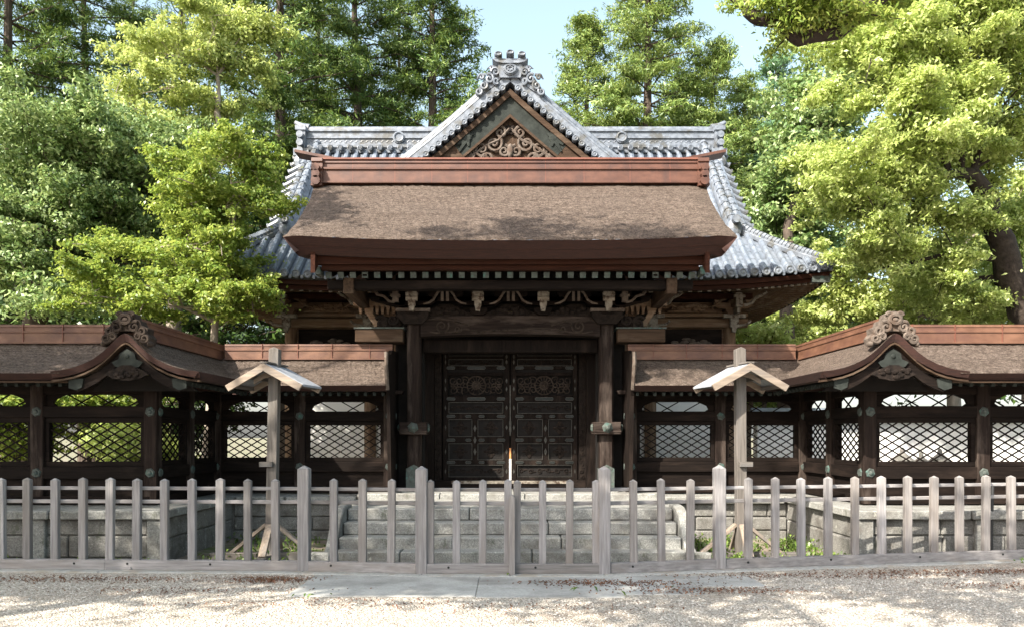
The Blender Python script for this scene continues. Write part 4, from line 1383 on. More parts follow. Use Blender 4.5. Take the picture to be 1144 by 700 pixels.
    def run(ax, fixed, posts):
        """ax 'x': wall along x at y=fixed; 'y': along y at x=fixed"""
        wd = 'x' if ax == 'x' else 'y'
        def BX_(mb, a0, a1, off0, off1, z0, z1):
            if ax == 'x':
                mb.box(a0, a1, fixed + off0, fixed + off1, z0, z1)
            else:
                mb.box(fixed + off0, fixed + off1, a0, a1, z0, z1)
        a, e = posts[0], posts[-1]
        for z0, z1, t, nm in ((2.23, 2.36, 0.075, 'head_beam'), (1.89, 2.06, 0.085, 'upper_rail'), (0.99, 1.17, 0.09, 'lower_rail'), (0.62, 0.74, 0.10, 'sill_beam')):
            m = MB()
            BX_(m, a, e, -t, t, z0, z1)
            m.build(nm, M['timber_' + wd], c, mirror=mi, bevel=0.008)
        m = MB()
        BX_(m, a, e, -0.03, 0.03, 0.74, 0.99)
        sg = 1
        m.build('skirting_panel', M['timber_' + wd], c, mirror=mi)
        for i in range(len(posts) - 1):
            p, q = posts[i] + 0.1, posts[i + 1] - 0.1
            m = MB()
            BX_(m, p, q, -0.05, 0.05, 1.815, 1.89)
            BX_(m, p, q, -0.05, 0.05, 1.17, 1.245)
            BX_(m, p, p + 0.06, -0.05, 0.05, 1.245, 1.815)
            BX_(m, q - 0.06, q, -0.05, 0.05, 1.245, 1.815)
            pf = m.build('lattice_panel', M['timber_' + wd], c, mirror=mi, bevel=0.006)
            # diagonal slats clipped to the opening
            m = MB()
            A, B, z0, z1 = p + 0.06, q - 0.06, 1.245, 1.815
            sl, sp = 0.60, 0.205
            for k_, dep in ((1, -0.012), (-1, 0.012)):
                t0 = A - 1.5
                while t0 < B + 1.5:
                    # line: z = z0 + k*sl*(u - t0) for k>0 ; z = z1 - sl*(u-t0) for k<0
                    u0, u1 = t0, t0 + (z1 - z0) / sl
                    ua, ub = max(u0, A), min(u1, B)
                    if ub - ua > 0.03:
                        za = z0 + sl * (ua - t0) if k_ > 0 else z1 - sl * (ua - t0)
                        zb = z0 + sl * (ub - t0) if k_ > 0 else z1 - sl * (ub - t0)
                        if ax == 'x':
                            m.bar((ua, fixed + dep, za), (ub, fixed + dep, zb), 0.016, 0.019)
                        else:
                            m.bar((fixed + dep, ua, za), (fixed + dep, ub, zb), 0.016, 0.019)
                    t0 += sp
            m.build('lattice', M['timber_' + wd], pf, mirror=mi)
            # transom: arched opening with sloping sticks and carved ends
            m = MB()
            for u0, d in ((p, 1), (q, -1)):
                L = 0.30
                pts = [(u0, 2.06), (u0 + d * 0.16, 2.06), (u0 + d * 0.10, 2.10), (u0 + d * 0.13, 2.16), (u0 + d * 0.22, 2.20), (u0 + d * L, 2.23), (u0, 2.23)]
                if ax == 'x':
                    m.prism(pts, fixed - 0.025, fixed + 0.025, 'y')
                else:
                    m.prism(pts, fixed - 0.025, fixed + 0.025, 'x')
            u = p + 0.25
            k_ = 0
            while u < q - 0.35:
                d = 0.30 * (1 if k_ % 2 else -1)
                a_, b_ = (u, 2.06), (u + d, 2.23)
                if ax == 'x':
                    m.bar((a_[0], fixed, a_[1]), (b_[0], fixed, b_[1]), 0.018, 0.018)
                else:
                    m.bar((fixed, a_[0], a_[1]), (fixed, b_[0], b_[1]), 0.018, 0.018)
                u += 0.2
                k_ += 1
            m.build('transom', M['timber_' + wd], c, mirror=mi)
        bs = MB()
        for i, u in enumerate(posts):
            m = MB()
            if ax == 'x':
                m.box(u - 0.095, u + 0.095, fixed - 0.097, fixed + 0.097, 0.62, 2.42)
                m.prism([(u - 0.22, 2.36), (u + 0.22, 2.36), (u + 0.26, 2.43), (u - 0.26, 2.43)], fixed - 0.11, fixed + 0.11)
            else:
                m.box(fixed - 0.097, fixed + 0.097, u - 0.095, u + 0.095, 0.62, 2.42)
            if not (ax == 'y' and i in (0, len(posts) - 1)):
                po = m.build('post', M['column_z'], c, mirror=mi, bevel=0.01)
                for z in (1.975, 1.08):
                    n_ = MB()
                    if ax == 'x':
                        n_.tube([(u, fixed - 0.098, z), (u, fixed - 0.118, z)], [0.075, 0.06], 6)
                        n_.blob((u, fixed - 0.12, z), (0.035, 0.025, 0.035), 8, 5)
                        if i == 0:                       # the return face of the corner post
                            n_.tube([(u - 0.098, fixed + 0.02, z), (u - 0.118, fixed + 0.02, z)], [0.07, 0.055], 6)
                    else:
                        n_.tube([(fixed - 0.098, u, z), (fixed - 0.118, u, z)], [0.075, 0.06], 6)
                    n_.build('boss', M['verdigris'], po, mirror=mi)
    run('x', 11.6, [5.26, 6.92, 8.58, 10.24])
    run('y', 5.26, [11.6, 12.8, 14.0])
    run('x', 14.0, [2.14, 3.72, 5.2])
    return c
corridor(-1, 'roofed lattice corridor left of the gate, its curved thatch mostly in tree shade')
corridor(1, 'roofed lattice corridor right of the gate, its curved thatch and pale crest in the sun')

# ------------------------------------------------------------ stone terraces and steps
def stone_course(mb, axis, fixed, depth, a0, a1, z0, z1, lens, jit=0.012, gap=0.012):
    a = a0
    i = 0
    while a < a1 - 0.02:
        L = min(lens * random.uniform(0.8, 1.25), a1 - a)
        if a1 - a - L < 0.25:
            L = a1 - a
        j = random.uniform(0, jit)
        if axis == 'x':
            mb.box(a + gap / 2, a + L - gap / 2, fixed + j, fixed + depth, z0 + gap / 2, z1 - gap / 2)
        else:
            mb.box(fixed + j, fixed + depth, a + gap / 2, a + L - gap / 2, z0 + gap / 2, z1 - gap / 2)
        a += L
        i += 1
for mi, lb in ((-1, 'granite terrace under the left corridor, shaded blocks between stone piers'), (1, 'granite terrace under the right corridor, sunlit pale blocks')):
    t = thing('stone_terrace', lb, 'terrace', (mi * 6, 12, GZ), 'granite terraces under the corridors')
    b = MB()
    b.box(4.75, 11, 10.62, 13.0, GZ - 0.2, 0.50)
    b.box(4.75, 6.2, 13.0, 14.9, GZ - 0.2, 0.50)
    b.box(2.62, 4.75, 13.42, 14.9, GZ - 0.2, 0.50)
    b.build('core', M['stone_dark'], t, mirror=mi)
    b = MB()
    for a0, a1 in ((4.64, 6.15), (6.16, 7.7), (7.71, 9.3), (9.31, 11)):
        b.box(a0, a1 - 0.012, 10.48, 11.0, 0.50, 0.62)
    for a0, a1 in ((11.01, 12.2), (12.21, 13.26)):
        b.box(4.64, 5.1, a0, a1 - 0.01, 0.50, 0.615)
    for a0, a1 in ((2.62, 3.8), (3.81, 4.64)):
        b.box(a0, a1 - 0.01, 13.27, 13.8, 0.48, 0.60)
    b.box(4.66, 11, 11.0, 12.9, 0.50, 0.605)
    b.box(4.66, 6.2, 12.9, 14.9, 0.50, 0.603)
    b.box(2.62, 4.66, 13.8, 14.9, 0.48, 0.598)
    b.build('coping', M['stone'], t, bevel=0.015, mirror=mi)
    b = MB()
    stone_course(b, 'x', 10.57, 0.2, 4.86, 11, 0.28, 0.50, 1.1)
    stone_course(b, 'x', 10.56, 0.2, 4.86, 11, -0.02, 0.28, 0.9, 0.03)
    stone_course(b, 'x', 10.54, 0.25, 4.70, 11, GZ - 0.1, -0.02, 0.8, 0.03)
    stone_course(b, 'y', 4.71, 0.2, 10.8, 13.4, 0.2, 0.50, 1.0, 0.03)
    stone_course(b, 'y', 4.70, 0.2, 10.8, 13.4, GZ - 0.1, 0.2, 0.8, 0.03)
    stone_course(b, 'x', 13.37, 0.2, 2.62, 4.70, 0.25, 0.48, 0.8, 0.03)
    stone_course(b, 'x', 13.36, 0.2, 2.62, 4.70, 0.02, 0.25, 0.6, 0.03)
    stone_course(b, 'x', 13.33, 0.2, 2.62, 4.70, GZ - 0.1, 0.02, 0.7, 0.03)
    b.build('block_wall', M['stone_dark'], t, bevel=0.018, mirror=mi)
    for xx in (4.66, 6.22, 7.8, 9.4):
        b = MB()
        b.box(xx, xx + 0.2, 10.52, 10.75, GZ - 0.05, 0.496)
        b.build('pier', M['stone'], t, bevel=0.012, mirror=mi)

t = thing('gate_terrace', 'low granite terrace carrying the dark gate', 'terrace', (0, 13.5, GZ))
b = MB()
b.box(-2.6, 2.6, 11.95, 17.4, GZ - 0.1, ZF - 0.004)
b.build('paving', M['stone'], t)
b = MB()
for a, c in ((-2.6, -1.2), (-1.19, 0.25), (0.26, 1.5), (1.51, 2.6)):
    b.box(a, c, 13.4, 13.75, ZF - 0.05, ZF + 0.09)
b.box(-2.6, 2.6, 13.75, 15.3, ZF - 0.05, ZF + 0.085)
b.build('plinth', M['stone'], t, bevel=0.015)
t = thing('stone_steps', 'four grey granite steps climbing to the gate', 'steps', (0, 11.3, GZ))
STEP = [(11.60, 0.55, (-2.4, -0.6, 0.9, 2.4)), (11.30, 0.375, (-2.4, -1.35, 0.55, 2.4)), (11.0, 0.20, (-2.4, -0.8, 0.72, 2.4)), (10.70, 0.045, (-2.4, -1.5, 0.3, 2.4))]
for y, z, cuts in STEP:
    b = MB()
    for a, c in zip(cuts, cuts[1:]):
        j = random.uniform(-0.008, 0.008)
        b.box(a + 0.006, c - 0.006, y + j, y + 0.40, z - 0.172, z)
    b.build('step', M['stone'], t, bevel=0.016)
for s in (-1, 1):
    b = MB()
    up = [(12.0, 0.60), (11.7, 0.60), (11.5, 0.585), (11.35, 0.53), (11.2, 0.42), (11.05, 0.27), (10.9, 0.10), (10.72, 0.02), (10.60, 0.0)]
    b.band(up, [(y, GZ - 0.1) for y, z in up], s * 2.41, s * 2.55, 'x')
    b.box(s * 2.40, s * 2.68, 10.45, 10.62, GZ - 0.05, 0.06)
    b.build('side_curb', M['stone'], t, bevel=0.015)

# ------------------------------------------------------------ picket fence with two-leaf gate
def picket(px, par, wd=0.09, top=1.115, z0=0.10):
    p = fpt(px)
    b = MB()
    h = wd / 2 * random.uniform(0.95, 1.05)
    top += random.uniform(-0.008, 0.006)
    b.box(p.x - h, p.x + h, p.y - 0.035, p.y + 0.035, z0, top - 0.03)
    b.add([(p.x - h, p.y - 0.035, top - 0.03), (p.x + h, p.y - 0.035, top - 0.03), (p.x + h, p.y + 0.035, top - 0.03), (p.x - h, p.y + 0.035, top - 0.03), (p.x, p.y, top)],
          [(0, 1, 4), (1, 2, 4), (2, 3, 4), (3, 0, 4)])
    lean, turn = random.gauss(0, 0.005), random.gauss(0, 0.004)
    b.v = [(x + lean * (z - z0), y + turn * (z - z0), z) for x, y, z in b.v]
    return b.build('picket', M['fencewood_z'], par, bevel=0.005)
def tall_post(px, par, top=1.27):
    p = fpt(px)
    b = MB()
    h = 0.066
    b.box(p.x - h, p.x + h, p.y - 0.07, p.y + 0.07, 0.0, top - 0.045)
    b.add([(p.x - h, p.y - 0.07, top - 0.045), (p.x + h, p.y - 0.07, top - 0.045), (p.x + h, p.y + 0.07, top - 0.045), (p.x - h, p.y + 0.07, top - 0.045), (p.x, p.y, top)],
          [(0, 1, 4), (1, 2, 4), (2, 3, 4), (3, 0, 4)])
    return b.build('post', M['fencewood_z'], par, bevel=0.006)
def rails(pxs, par):
    for z, ht, dy, dp, nm in ((0.985, 0.042, 0.052, 0.032, 'rail'), (0.825, 0.045, 0.052, 0.032, 'rail'), (0.075, 0.115, -0.012, 0.10, 'base_rail')):
        b = MB()
        for a, c in zip(pxs, pxs[1:]):
            b.bar(fpt(a, z, dy), fpt(c, z, dy), dp, ht)
        o = b.build(nm, M['fencewood_x'], par, bevel=0.005)
        if nm == 'base_rail':
            n_ = MB()
            k = 0
            for a, c in zip(pxs, pxs[1:]):
                q = a + 25
                while q < c - 15:
                    p = fpt(q, 0.09, -0.058)
                    n_.tube([p, p + Vector((0, -0.008, 0))], 0.014, 8)
                    q += 92
            if n_.v:
                n_.build('bolt', M['iron'], o)
LEFT = [2, 31, 62, 93, 123, 153, 184, 215, 246, 277, 308, 373, 405, 437]
GL = [481, 510, 539, 567]
GR = [577, 606, 636, 666]
RIGHT = [708, 739, 771, 836, 866, 895, 925, 955, 985, 1014, 1043, 1072, 1101, 1130, 1159, 1188, 1217, 1245, 1273, 1301]
fl = thing('picket_fence', 'silver grey wooden picket fence running left from the gate leaves', 'fence', fpt(240), 'picket fence before the shrine')
for px in LEFT:
    picket(px, fl)
for px in (-28, -58, -89, -119, -150, -180):
    picket(px, fl)
for px in (340, 471):
    tall_post(px, fl)
rails([-215, 120, 334], fl)
rails([346, 466], fl)
fr_ = thing('picket_fence', 'silver grey wooden picket fence running right from the gate leaves', 'fence', fpt(900), 'picket fence before the shrine')
for px in RIGHT:
    picket(px, fr_)
for px in (675, 803.5):
    tall_post(px, fr_)
rails([681, 798], fr_)
rails([809, 1000, 1188, 1330], fr_)
for nm, pk, a, c in (('left', GL, 476.5, 571), ('right', GR, 573, 670)):
    gl = thing('fence_gate', f'{nm} leaf of the picket gate, closed between tall posts', 'fence gate', fpt(pk[1]), 'picket fence before the shrine')
    for px in pk:
        picket(px, gl, 0.085, 1.112, 0.02)
    rails([a, c], gl)
st = MB()
p = fpt(572)
st.prism([(p.x - 0.035, 0.0), (p.x + 0.035, 0.0), (p.x + 0.035, 0.90), (p.x, 0.95), (p.x - 0.035, 0.90)], p.y - 0.145, p.y - 0.075)
tag(st.build('gate_stop', M['fencewood_z'], bevel=0.005), 'short wooden stake closing the middle of the picket gate', 'stake')
for px, yy in ((137, 0), (742 + 50, 0), (975, 0)):
    p = fpt(px)
for px, lb in ((136, 'thin wooden shim under the left fence rail'), (805, 'wooden shim at the foot of the tall right post'), (973, 'thin wooden shim under the right fence rail')):
    p = fpt(px)
    s_ = MB()
    s_.box(p.x - 0.15, p.x + 0.15, p.y - 0.085, p.y + 0.04, 0.0175, 0.052 if px != 805 else 0.03)
    tag(s_.build('shim', M['fencewood_x'], bevel=0.004), lb, 'wood block')

# ------------------------------------------------------------ roofed posts standing in the yard
def roofed_post(px, sgn, label, tilt):
    D = 11.05
    x = (px - HX) * D / F
    t = thing('roofed_post', label, 'signpost', (x, D, GZ), 'little roofed posts either side of the steps')
    b = MB()
    b.prism([(x - 0.07, GZ + 0.08), (x + 0.07, GZ + 0.08), (x + 0.07 + tilt, 2.83), (x + tilt, 2.86), (x - 0.07 + tilt, 2.83)], D - 0.07, D + 0.07)
    b.build('post', M['weathered_z'], t, bevel=0.008)
    xr = x + tilt * 0.9
    for s in (-1, 1):                               # two sloping halves of the roof
        b = MB()
        # boards running down the slope, seen as a sheet, with a barge board on both gable faces
        L = 0.56
        def top(u):
            return 2.62 - 0.30 * u / L
        us = [0.0, 0.18, 0.36, L]
        b.band([(xr + s * u, top(u)) for u in us], [(xr + s * u, top(u) - 0.03) for u in us], D - 0.31, D + 0.31)
        rf = b.build('roof', M['shingle'], t)
        rf.rotation_euler.z = R(9 * sgn)
        for yy in (D - 0.345, D + 0.31):
            b = MB()
            b.band([(xr + s * u, top(u) - 0.01) for u in us], [(xr + s * max(0.0, u - 0.052), top(max(0.0, u - 0.052)) - 0.118) for u in us], yy, yy + 0.035)
            b.build('barge_board', M['freshwood_x'], rf, bevel=0.004)
        for u in (0.25, 0.48):
            b = MB()
            b.bar((xr + s * u, D - 0.3, top(u) - 0.06), (xr + s * u, D + 0.3, top(u) - 0.06), 0.04, 0.05)
            b.build('batten', M['weathered_y'], rf)
    b = MB()
    b.bar((xr, D - 0.33, 2.622), (xr, D + 0.33, 2.622), 0.11, 0.022)
    b.build('ridge_cap', M['weathered_y'], t).rotation_euler.z = R(9 * sgn)
    b = MB()
    up = [(-0.26, 2.41), (-0.12, 2.49), (0, 2.52), (0.12, 2.49), (0.26, 2.41)]
    b.band([(xr + a, z) for a, z in up], [(xr + a, z - 0.07) for a, z in up], D - 0.11, D - 0.072)
    b.build('cross_piece', M['freshwood_x'], t)
    b = MB()
    b.box(x - 0.13 * (1 if sgn < 0 else -1), x + 0.05 * (1 if sgn < 0 else -1), D - 0.13, D - 0.072, 1.19, 1.26)
    b.build('peg', M['weathered_x'], t, bevel=0.004)
    b = MB()
    b.bar((x - 0.85, D, GZ + 0.05), (x + 0.85, D, GZ + 0.05), 0.14, 0.12)
    b.build('foot', M['weathered_x'], t, bevel=0.01)
    b = MB()
    b.bar((x, D - 0.55, GZ + 0.044), (x, D + 0.55, GZ + 0.044), 0.14, 0.10)
    b.build('foot', M['weathered_y'], t, bevel=0.01)
    for dx, dy in ((-1, 0), (1, 0), (0, -1), (0, 1)):
        b = MB()
        k = 0.56 if dx else 0.42
        b.bar((x + dx * 0.07, D + dy * 0.075, 0.38), (x + dx * k, D + dy * k, GZ + 0.10), 0.10, 0.045)
        b.build('brace', M['freshwood_z'], t, bevel=0.005)
    return t
roofed_post(303, -1, 'weathered wooden post with small gabled roof, braced foot, left of the steps', 0.055)
roofed_post(828, 1, 'weathered wooden post with small gabled roof, braced foot, right of the steps', -0.02)

# thin hose rising by the right end of the fence
b = MB()
hx = fpt(1122)
b.tube([(hx.x - 0.02, hx.y + 0.25, GZ), (hx.x - 0.01, hx.y + 0.25, 0.5), (hx.x, hx.y + 0.25, 0.95), (hx.x - 0.02, hx.y + 0.3, 1.02), (hx.x - 0.06, hx.y + 0.4, 1.03)], 0.02, 8)
tag(b.build('hose', M['hose'], smooth=True), 'thin dark hose standing behind the right end of the fence', 'hose')

# ------------------------------------------------------------ trees
def leaf_mesh(name, pos, nrm, length, width, mat, parent, seed, droop=0.25):
    """one small folded leaf (a rhombus) per position"""
    r = np.random.default_rng(seed)
    n = len(pos)
    t = r.normal(size=(n, 3))
    t[:, 2] -= droop
    nrm = nrm / np.linalg.norm(nrm, axis=1, keepdims=True)
    t -= nrm * np.sum(t * nrm, axis=1, keepdims=True)
    t /= np.linalg.norm(t, axis=1, keepdims=True) + 1e-9
    b = np.cross(nrm, t)
    L = length * r.uniform(0.65, 1.35, (n, 1)) / 2
    Wd = width * r.uniform(0.7, 1.3, (n, 1)) / 2
    fold = nrm * Wd * r.uniform(-0.1, 0.7, (n, 1))
    o3 = np.array(top_of(parent).location) if parent else np.zeros(3)
    p = pos - o3
    v = np.stack([p - t * L, p + b * Wd + fold - t * L * 0.1, p + t * L - nrm * L * 0.3, p - b * Wd + fold - t * L * 0.1], axis=1).reshape(-1, 3)
    me = bpy.data.meshes.new(name)
    me.vertices.add(n * 4)
    me.vertices.foreach_set('co', v.astype(np.float32).ravel())
    me.loops.add(n * 4)
    me.loops.foreach_set('vertex_index', np.arange(n * 4, dtype=np.int32))
    me.polygons.add(n)
    me.polygons.foreach_set('loop_start', np.arange(0, n * 4, 4, dtype=np.int32))
    me.update(calc_edges=True)
    me.materials.append(mat)
    o = bpy.data.objects.new(name, me)
    COL.objects.link(o)
    if parent:
        o.parent = parent
    return o

def clump_leaves(r, C, Rad, count, up=0.55, bunch=0.0):
    """leaves over flattened domes: C centres (n,3), Rad radii (n,3)"""
    vol = Rad[:, 0] * Rad[:, 1]
    idx = r.choice(len(C), size=count, p=vol / vol.sum())
    d = r.normal(size=(count, 3))
    d[:, 2] = np.where(d[:, 2] < -0.15, -d[:, 2] * r.uniform(-0.6, 1, count), d[:, 2])
    d /= np.linalg.norm(d, axis=1, keepdims=True)
    k = r.uniform(0.1, 1.0, (count, 1)) ** 0.5 * r.uniform(0.8, 1.3, (count, 1))
    pos = C[idx] + d * k * Rad[idx]
    nrm = d * 0.75 + np.array([0, 0, up]) + r.normal(size=(count, 3)) * 0.42
    if bunch:                                       # leaves sit in sprays of about seven round a twig tip
        m = max(1, count // 7)
        j = r.integers(0, m, count)
        pos = pos[:m][j] + r.normal(size=(count, 3)) * bunch * np.array([1, 1, 0.55])
        tilt = r.normal(size=(m, 3)) * 0.35
        nrm = nrm[:m][j] + tilt[j] + r.normal(size=(count, 3)) * 0.45
    return pos, nrm

def limb(mb, a, b, r0, r1, r, n=6, sag=0.0, wob=0.12):
    a, b = Vector(a), Vector(b)
    L = (b - a).length
    m = max(3, int(L / 0.6))
    pts, rad = [], []
    for i in range(m + 1):
        t = i / m
        p = a.lerp(b, t)
        if 0 < i:
            k = math.sin(math.pi * t)
            p += Vector((r.normal(), r.normal(), r.normal())) * wob * L * 0.12 * k
            p.z += sag * L * k
        pts.append(p)
        rad.append(r0 + (r1 - r0) * t)
    mb.tube(pts, rad, n)
    return pts

NT = [100]
def broadleaf(name, label, cat, base, trunk, crowns, mat, leaves, ls, bark='trunk_bark', group='trees round the shrine', sub=(0.45, 0.85), dens=1.0, r0=0.22, up=0.55, limbs=True, tw=2, aspect=0.5, flat=(0.3, 0.7), spread=1.05):
    """crowns: list of (centre, (rx, ry, rz)); trunk: list of (point, radius)"""
    NT[0] += 1
    r = np.random.default_rng(NT[0])
    t = thing(name, label, cat, base, group)
    mb = MB()
    pts = [Vector(base)] + [Vector(p) for p, _ in trunk]
    rad = [r0 * 1.25] + [q for _, q in trunk]
    # smooth the trunk
    sp, sr = [], []
    for i in range(len(pts) - 1):
        for k in range(4):
            f = k / 4
            sp.append(pts[i].lerp(pts[i + 1], f) + Vector((r.normal(), r.normal(), 0)) * 0.25 * rad[i])
            sr.append(rad[i] + (rad[i + 1] - rad[i]) * f)
    sp.append(pts[-1])
    sr.append(rad[-1])
    mb.tube(sp, sr, 10)
    allC, allR = [], []
    tot = sum(c[1][0] * c[1][2] for c in crowns)
    for c, rr in crowns:
        c, rr = np.array(c), np.array(rr)
        n = max(4, int(dens * 15 * (rr[0] * rr[2]) / (sub[1] ** 2)))
        d = r.normal(size=(n, 3))
        d /= np.linalg.norm(d, axis=1, keepdims=True)
        k = r.uniform(0.15, 1, (n, 1)) ** 0.5
        C = c + d * k * rr * spread
        s0 = sub[0] + (sub[1] * 1.15 - sub[0]) * r.uniform(0, 1, (n, 1)) ** 1.6
        Rd = np.concatenate([s0, s0 * r.uniform(0.8, 1.1, (n, 1)), s0 * r.uniform(flat[0], flat[1], (n, 1))], axis=1)
        allC.append(C)
        allR.append(Rd)
        for q in r.integers(0, n, int(n * 0.8)):    # thin sprays reaching out of the crown
            dd = C[q] - c
            dd = dd / (np.linalg.norm(dd) + 1e-6) + r.normal(size=3) * 0.35
            dd[2] = dd[2] * 0.5 + 0.05
            Ls = s0[q, 0] * r.uniform(0.9, 1.9)
            for u in (0.55, 0.8, 1.0):
                e_ = s0[q, 0] * r.uniform(0.22, 0.40)
                allC.append((C[q] + dd * Ls * u)[None])
                allR.append(np.array([[e_, e_, e_ * 0.55]]))
            limb(mb, C[q], C[q] + dd * Ls, 0.014, 0.005, r, 4, 0.03)
        if limbs:
            j = min(range(len(sp)), key=lambda i: (sp[i] - Vector(c)).length + 0.6 * max(0, sp[i].z - c[2]))
            rl = min(sr[j] * 0.6, 0.035 + 0.035 * max(rr))
            lp = limb(mb, sp[j], c, rl, rl * 0.5, r, 7, 0.06)
            for q in C[:max(3, int(n * 0.45))]:
                a = lp[int(r.integers(len(lp) // 2, len(lp)))]
                limb(mb, a, q, rl * 0.32, 0.012, r, 5, 0.04)
                for _ in range(tw):
                    e = Vector(q) + Vector(r.normal(size=3)) * s0.mean() * 0.55
                    limb(mb, q, e, 0.012, 0.005, r, 4, 0)
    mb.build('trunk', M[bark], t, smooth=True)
    C, Rd = np.concatenate(allC), np.concatenate(allR)
    pos, nrm = clump_leaves(r, C, Rd, int(leaves * 0.88), up, ls * 0.75)
    ci = r.integers(0, len(C), leaves - len(pos))           # loose leaves and side sprays between the clumps
    ax_ = r.normal(size=(len(ci), 3)) * Rd[ci] * 0.85
    pos = np.concatenate([pos, C[ci] + ax_])
    nrm = np.concatenate([nrm, r.normal(size=(len(ci), 3)) + np.array([0, 0, 0.8])])
    leaf_mesh('crown', pos, nrm, ls, ls * aspect, M[mat], t, NT[0] * 7 + 1)
    return t

def conifer(label, base, H, mat, leaves, spread=2.6, zmin=0.25, lean=0.0, ls=0.20, cat='conifer', name='cedar_tree', group='conifers behind the shrine', gaps=0.08):
    NT[0] += 1
    r = np.random.default_rng(NT[0])
    t = thing(name, label, cat, base, group)
    base = Vector(base)
    mb = MB()
    tip = base + Vector((lean, 0, H))
    tp = [base.lerp(tip, i / 10) + Vector((r.normal(), r.normal(), 0)) * 0.06 for i in range(11)]
    mb.tube(tp, [0.34 * (1 - i / 10) + 0.03 for i in range(11)], 8)
    C, Rd = [], []
    z = H * zmin
    while z < H:
        f = (z / H - zmin) / (1 - zmin)
        reach = 1.28 * spread * (1 - f) ** 0.55 * (0.55 + 0.45 * min(1, f * 5)) + 0.15
        n = int(r.integers(4, 7))
        a0 = r.uniform(0, 6.28)
        for k in range(n):
            if r.uniform() < gaps:
                continue
            a = a0 + k * 6.283 / n + r.normal() * 0.25
            L = reach * r.uniform(0.55, 1.15)
            p0 = base.lerp(tip, z / H)
            p1 = p0 + Vector((math.cos(a) * L, math.sin(a) * L, L * r.uniform(-0.16, 0.22)))
            limb(mb, p0, p1, 0.055 * (1 - f) + 0.02, 0.012, r, 5, 0.03, 0.2)
            m = max(2, int(L / 0.5))
            for j in range(m):
                q = p0.lerp(p1, 0.35 + 0.7 * (j + r.uniform()) / m)
                s0 = r.uniform(0.34, 0.72) * (0.65 + 0.35 * (1 - f))
                C.append((q.x + r.normal() * 0.16, q.y + r.normal() * 0.16, q.z + 0.10 + r.normal() * 0.10))
                Rd.append((s0, s0, s0 * r.uniform(0.42, 0.75)))
        z += r.uniform(0.42, 0.75)
    for j in range(4):
        C.append((tip.x + r.normal() * 0.1, tip.y, tip.z - 0.35 * j + 0.2))
        Rd.append((0.18 + 0.09 * j, 0.18 + 0.09 * j, 0.35))
    C, Rd = np.array(C), np.array(Rd)
    mb.build('trunk', M['trunk_bark'], t, smooth=True)
    # keep only whorls the photo can show plus a thinner remainder
    pos, nrm = clump_leaves(r, C, Rd, leaves, 0.35, 0.10)
    leaf_mesh('crown', pos, nrm, ls, ls * 0.22, M[mat], t, NT[0] * 7 + 1, droop=-0.3)
    return t

def gp(px, D):
    p = W(px, 488, D)
    return (p.x, D, GZ)
# conifers
for px, D, H, mt, n, sp, lb in (
        (12, 29, 25, 'lf_cedar', 42000, 3.0, 'tall dark cedar cut by the left edge of the picture'),
        (95, 32, 24, 'lf_cedar', 46000, 3.2, 'tall dark cedar beside the pale spring tree, second from the left edge'),
        (205, 37, 27, 'lf_cedar', 40000, 3.4, 'dark cedar rising behind the pale spring tree'),
        (312, 28, 25, 'lf_cedar', 56000, 3.1, 'dark broad cedar just left of the left roof ridge end'),
        (398, 32, 25, 'lf_cedar', 50000, 2.9, 'dark cedar over the left half of the tiled ridge'),
        (482, 31, 23.5, 'lf_cedar', 48000, 2.6, 'dark cedar with visible trunk nearest the gable on its left'),
        (355, 41, 27, 'lf_cedar', 30000, 3.4, 'far cedar filling the gap behind the two cedars left of the gable'),
        (150, 43, 27, 'lf_cedar', 30000, 3.6, 'far cedar in the gap left of the pale spring tree'),
        (445, 42, 25, 'lf_cedar', 26000, 3.0, 'far cedar between the last two cedars left of the gable'),
        (657, 32, 18.6, 'lf_cypress', 48000, 2.6, 'yellow-green cypress with pointed top just right of the gable'),
        (725, 30, 23, 'lf_cypress', 50000, 2.5, 'tallest yellow-green cypress over the right half of the tiled ridge'),
        (798, 31, 17.0, 'lf_cypress', 42000, 2.4, 'rounded green cypress behind the right roof ridge end'),
        (868, 34, 17.8, 'lf_blue', 52000, 4.0, 'bluish green conifer between the cypresses and the big bright camphor'),
        (832, 33, 16.6, 'lf_cypress', 40000, 3.2, 'broad yellow-green cypress left of the bluish conifer, above the right roof corner'),
        (765, 38, 19, 'lf_cypress', 30000, 2.6, 'slender cypress in the gap between two taller ones, right of the gable'),
        (830, 42, 18.5, 'lf_cedar', 30000, 3.0, 'far dark conifer behind the rounded cypress and the bluish one')):
    conifer(lb, gp(px, D), H, mt, int(n * 2.0), sp, zmin=0.2)

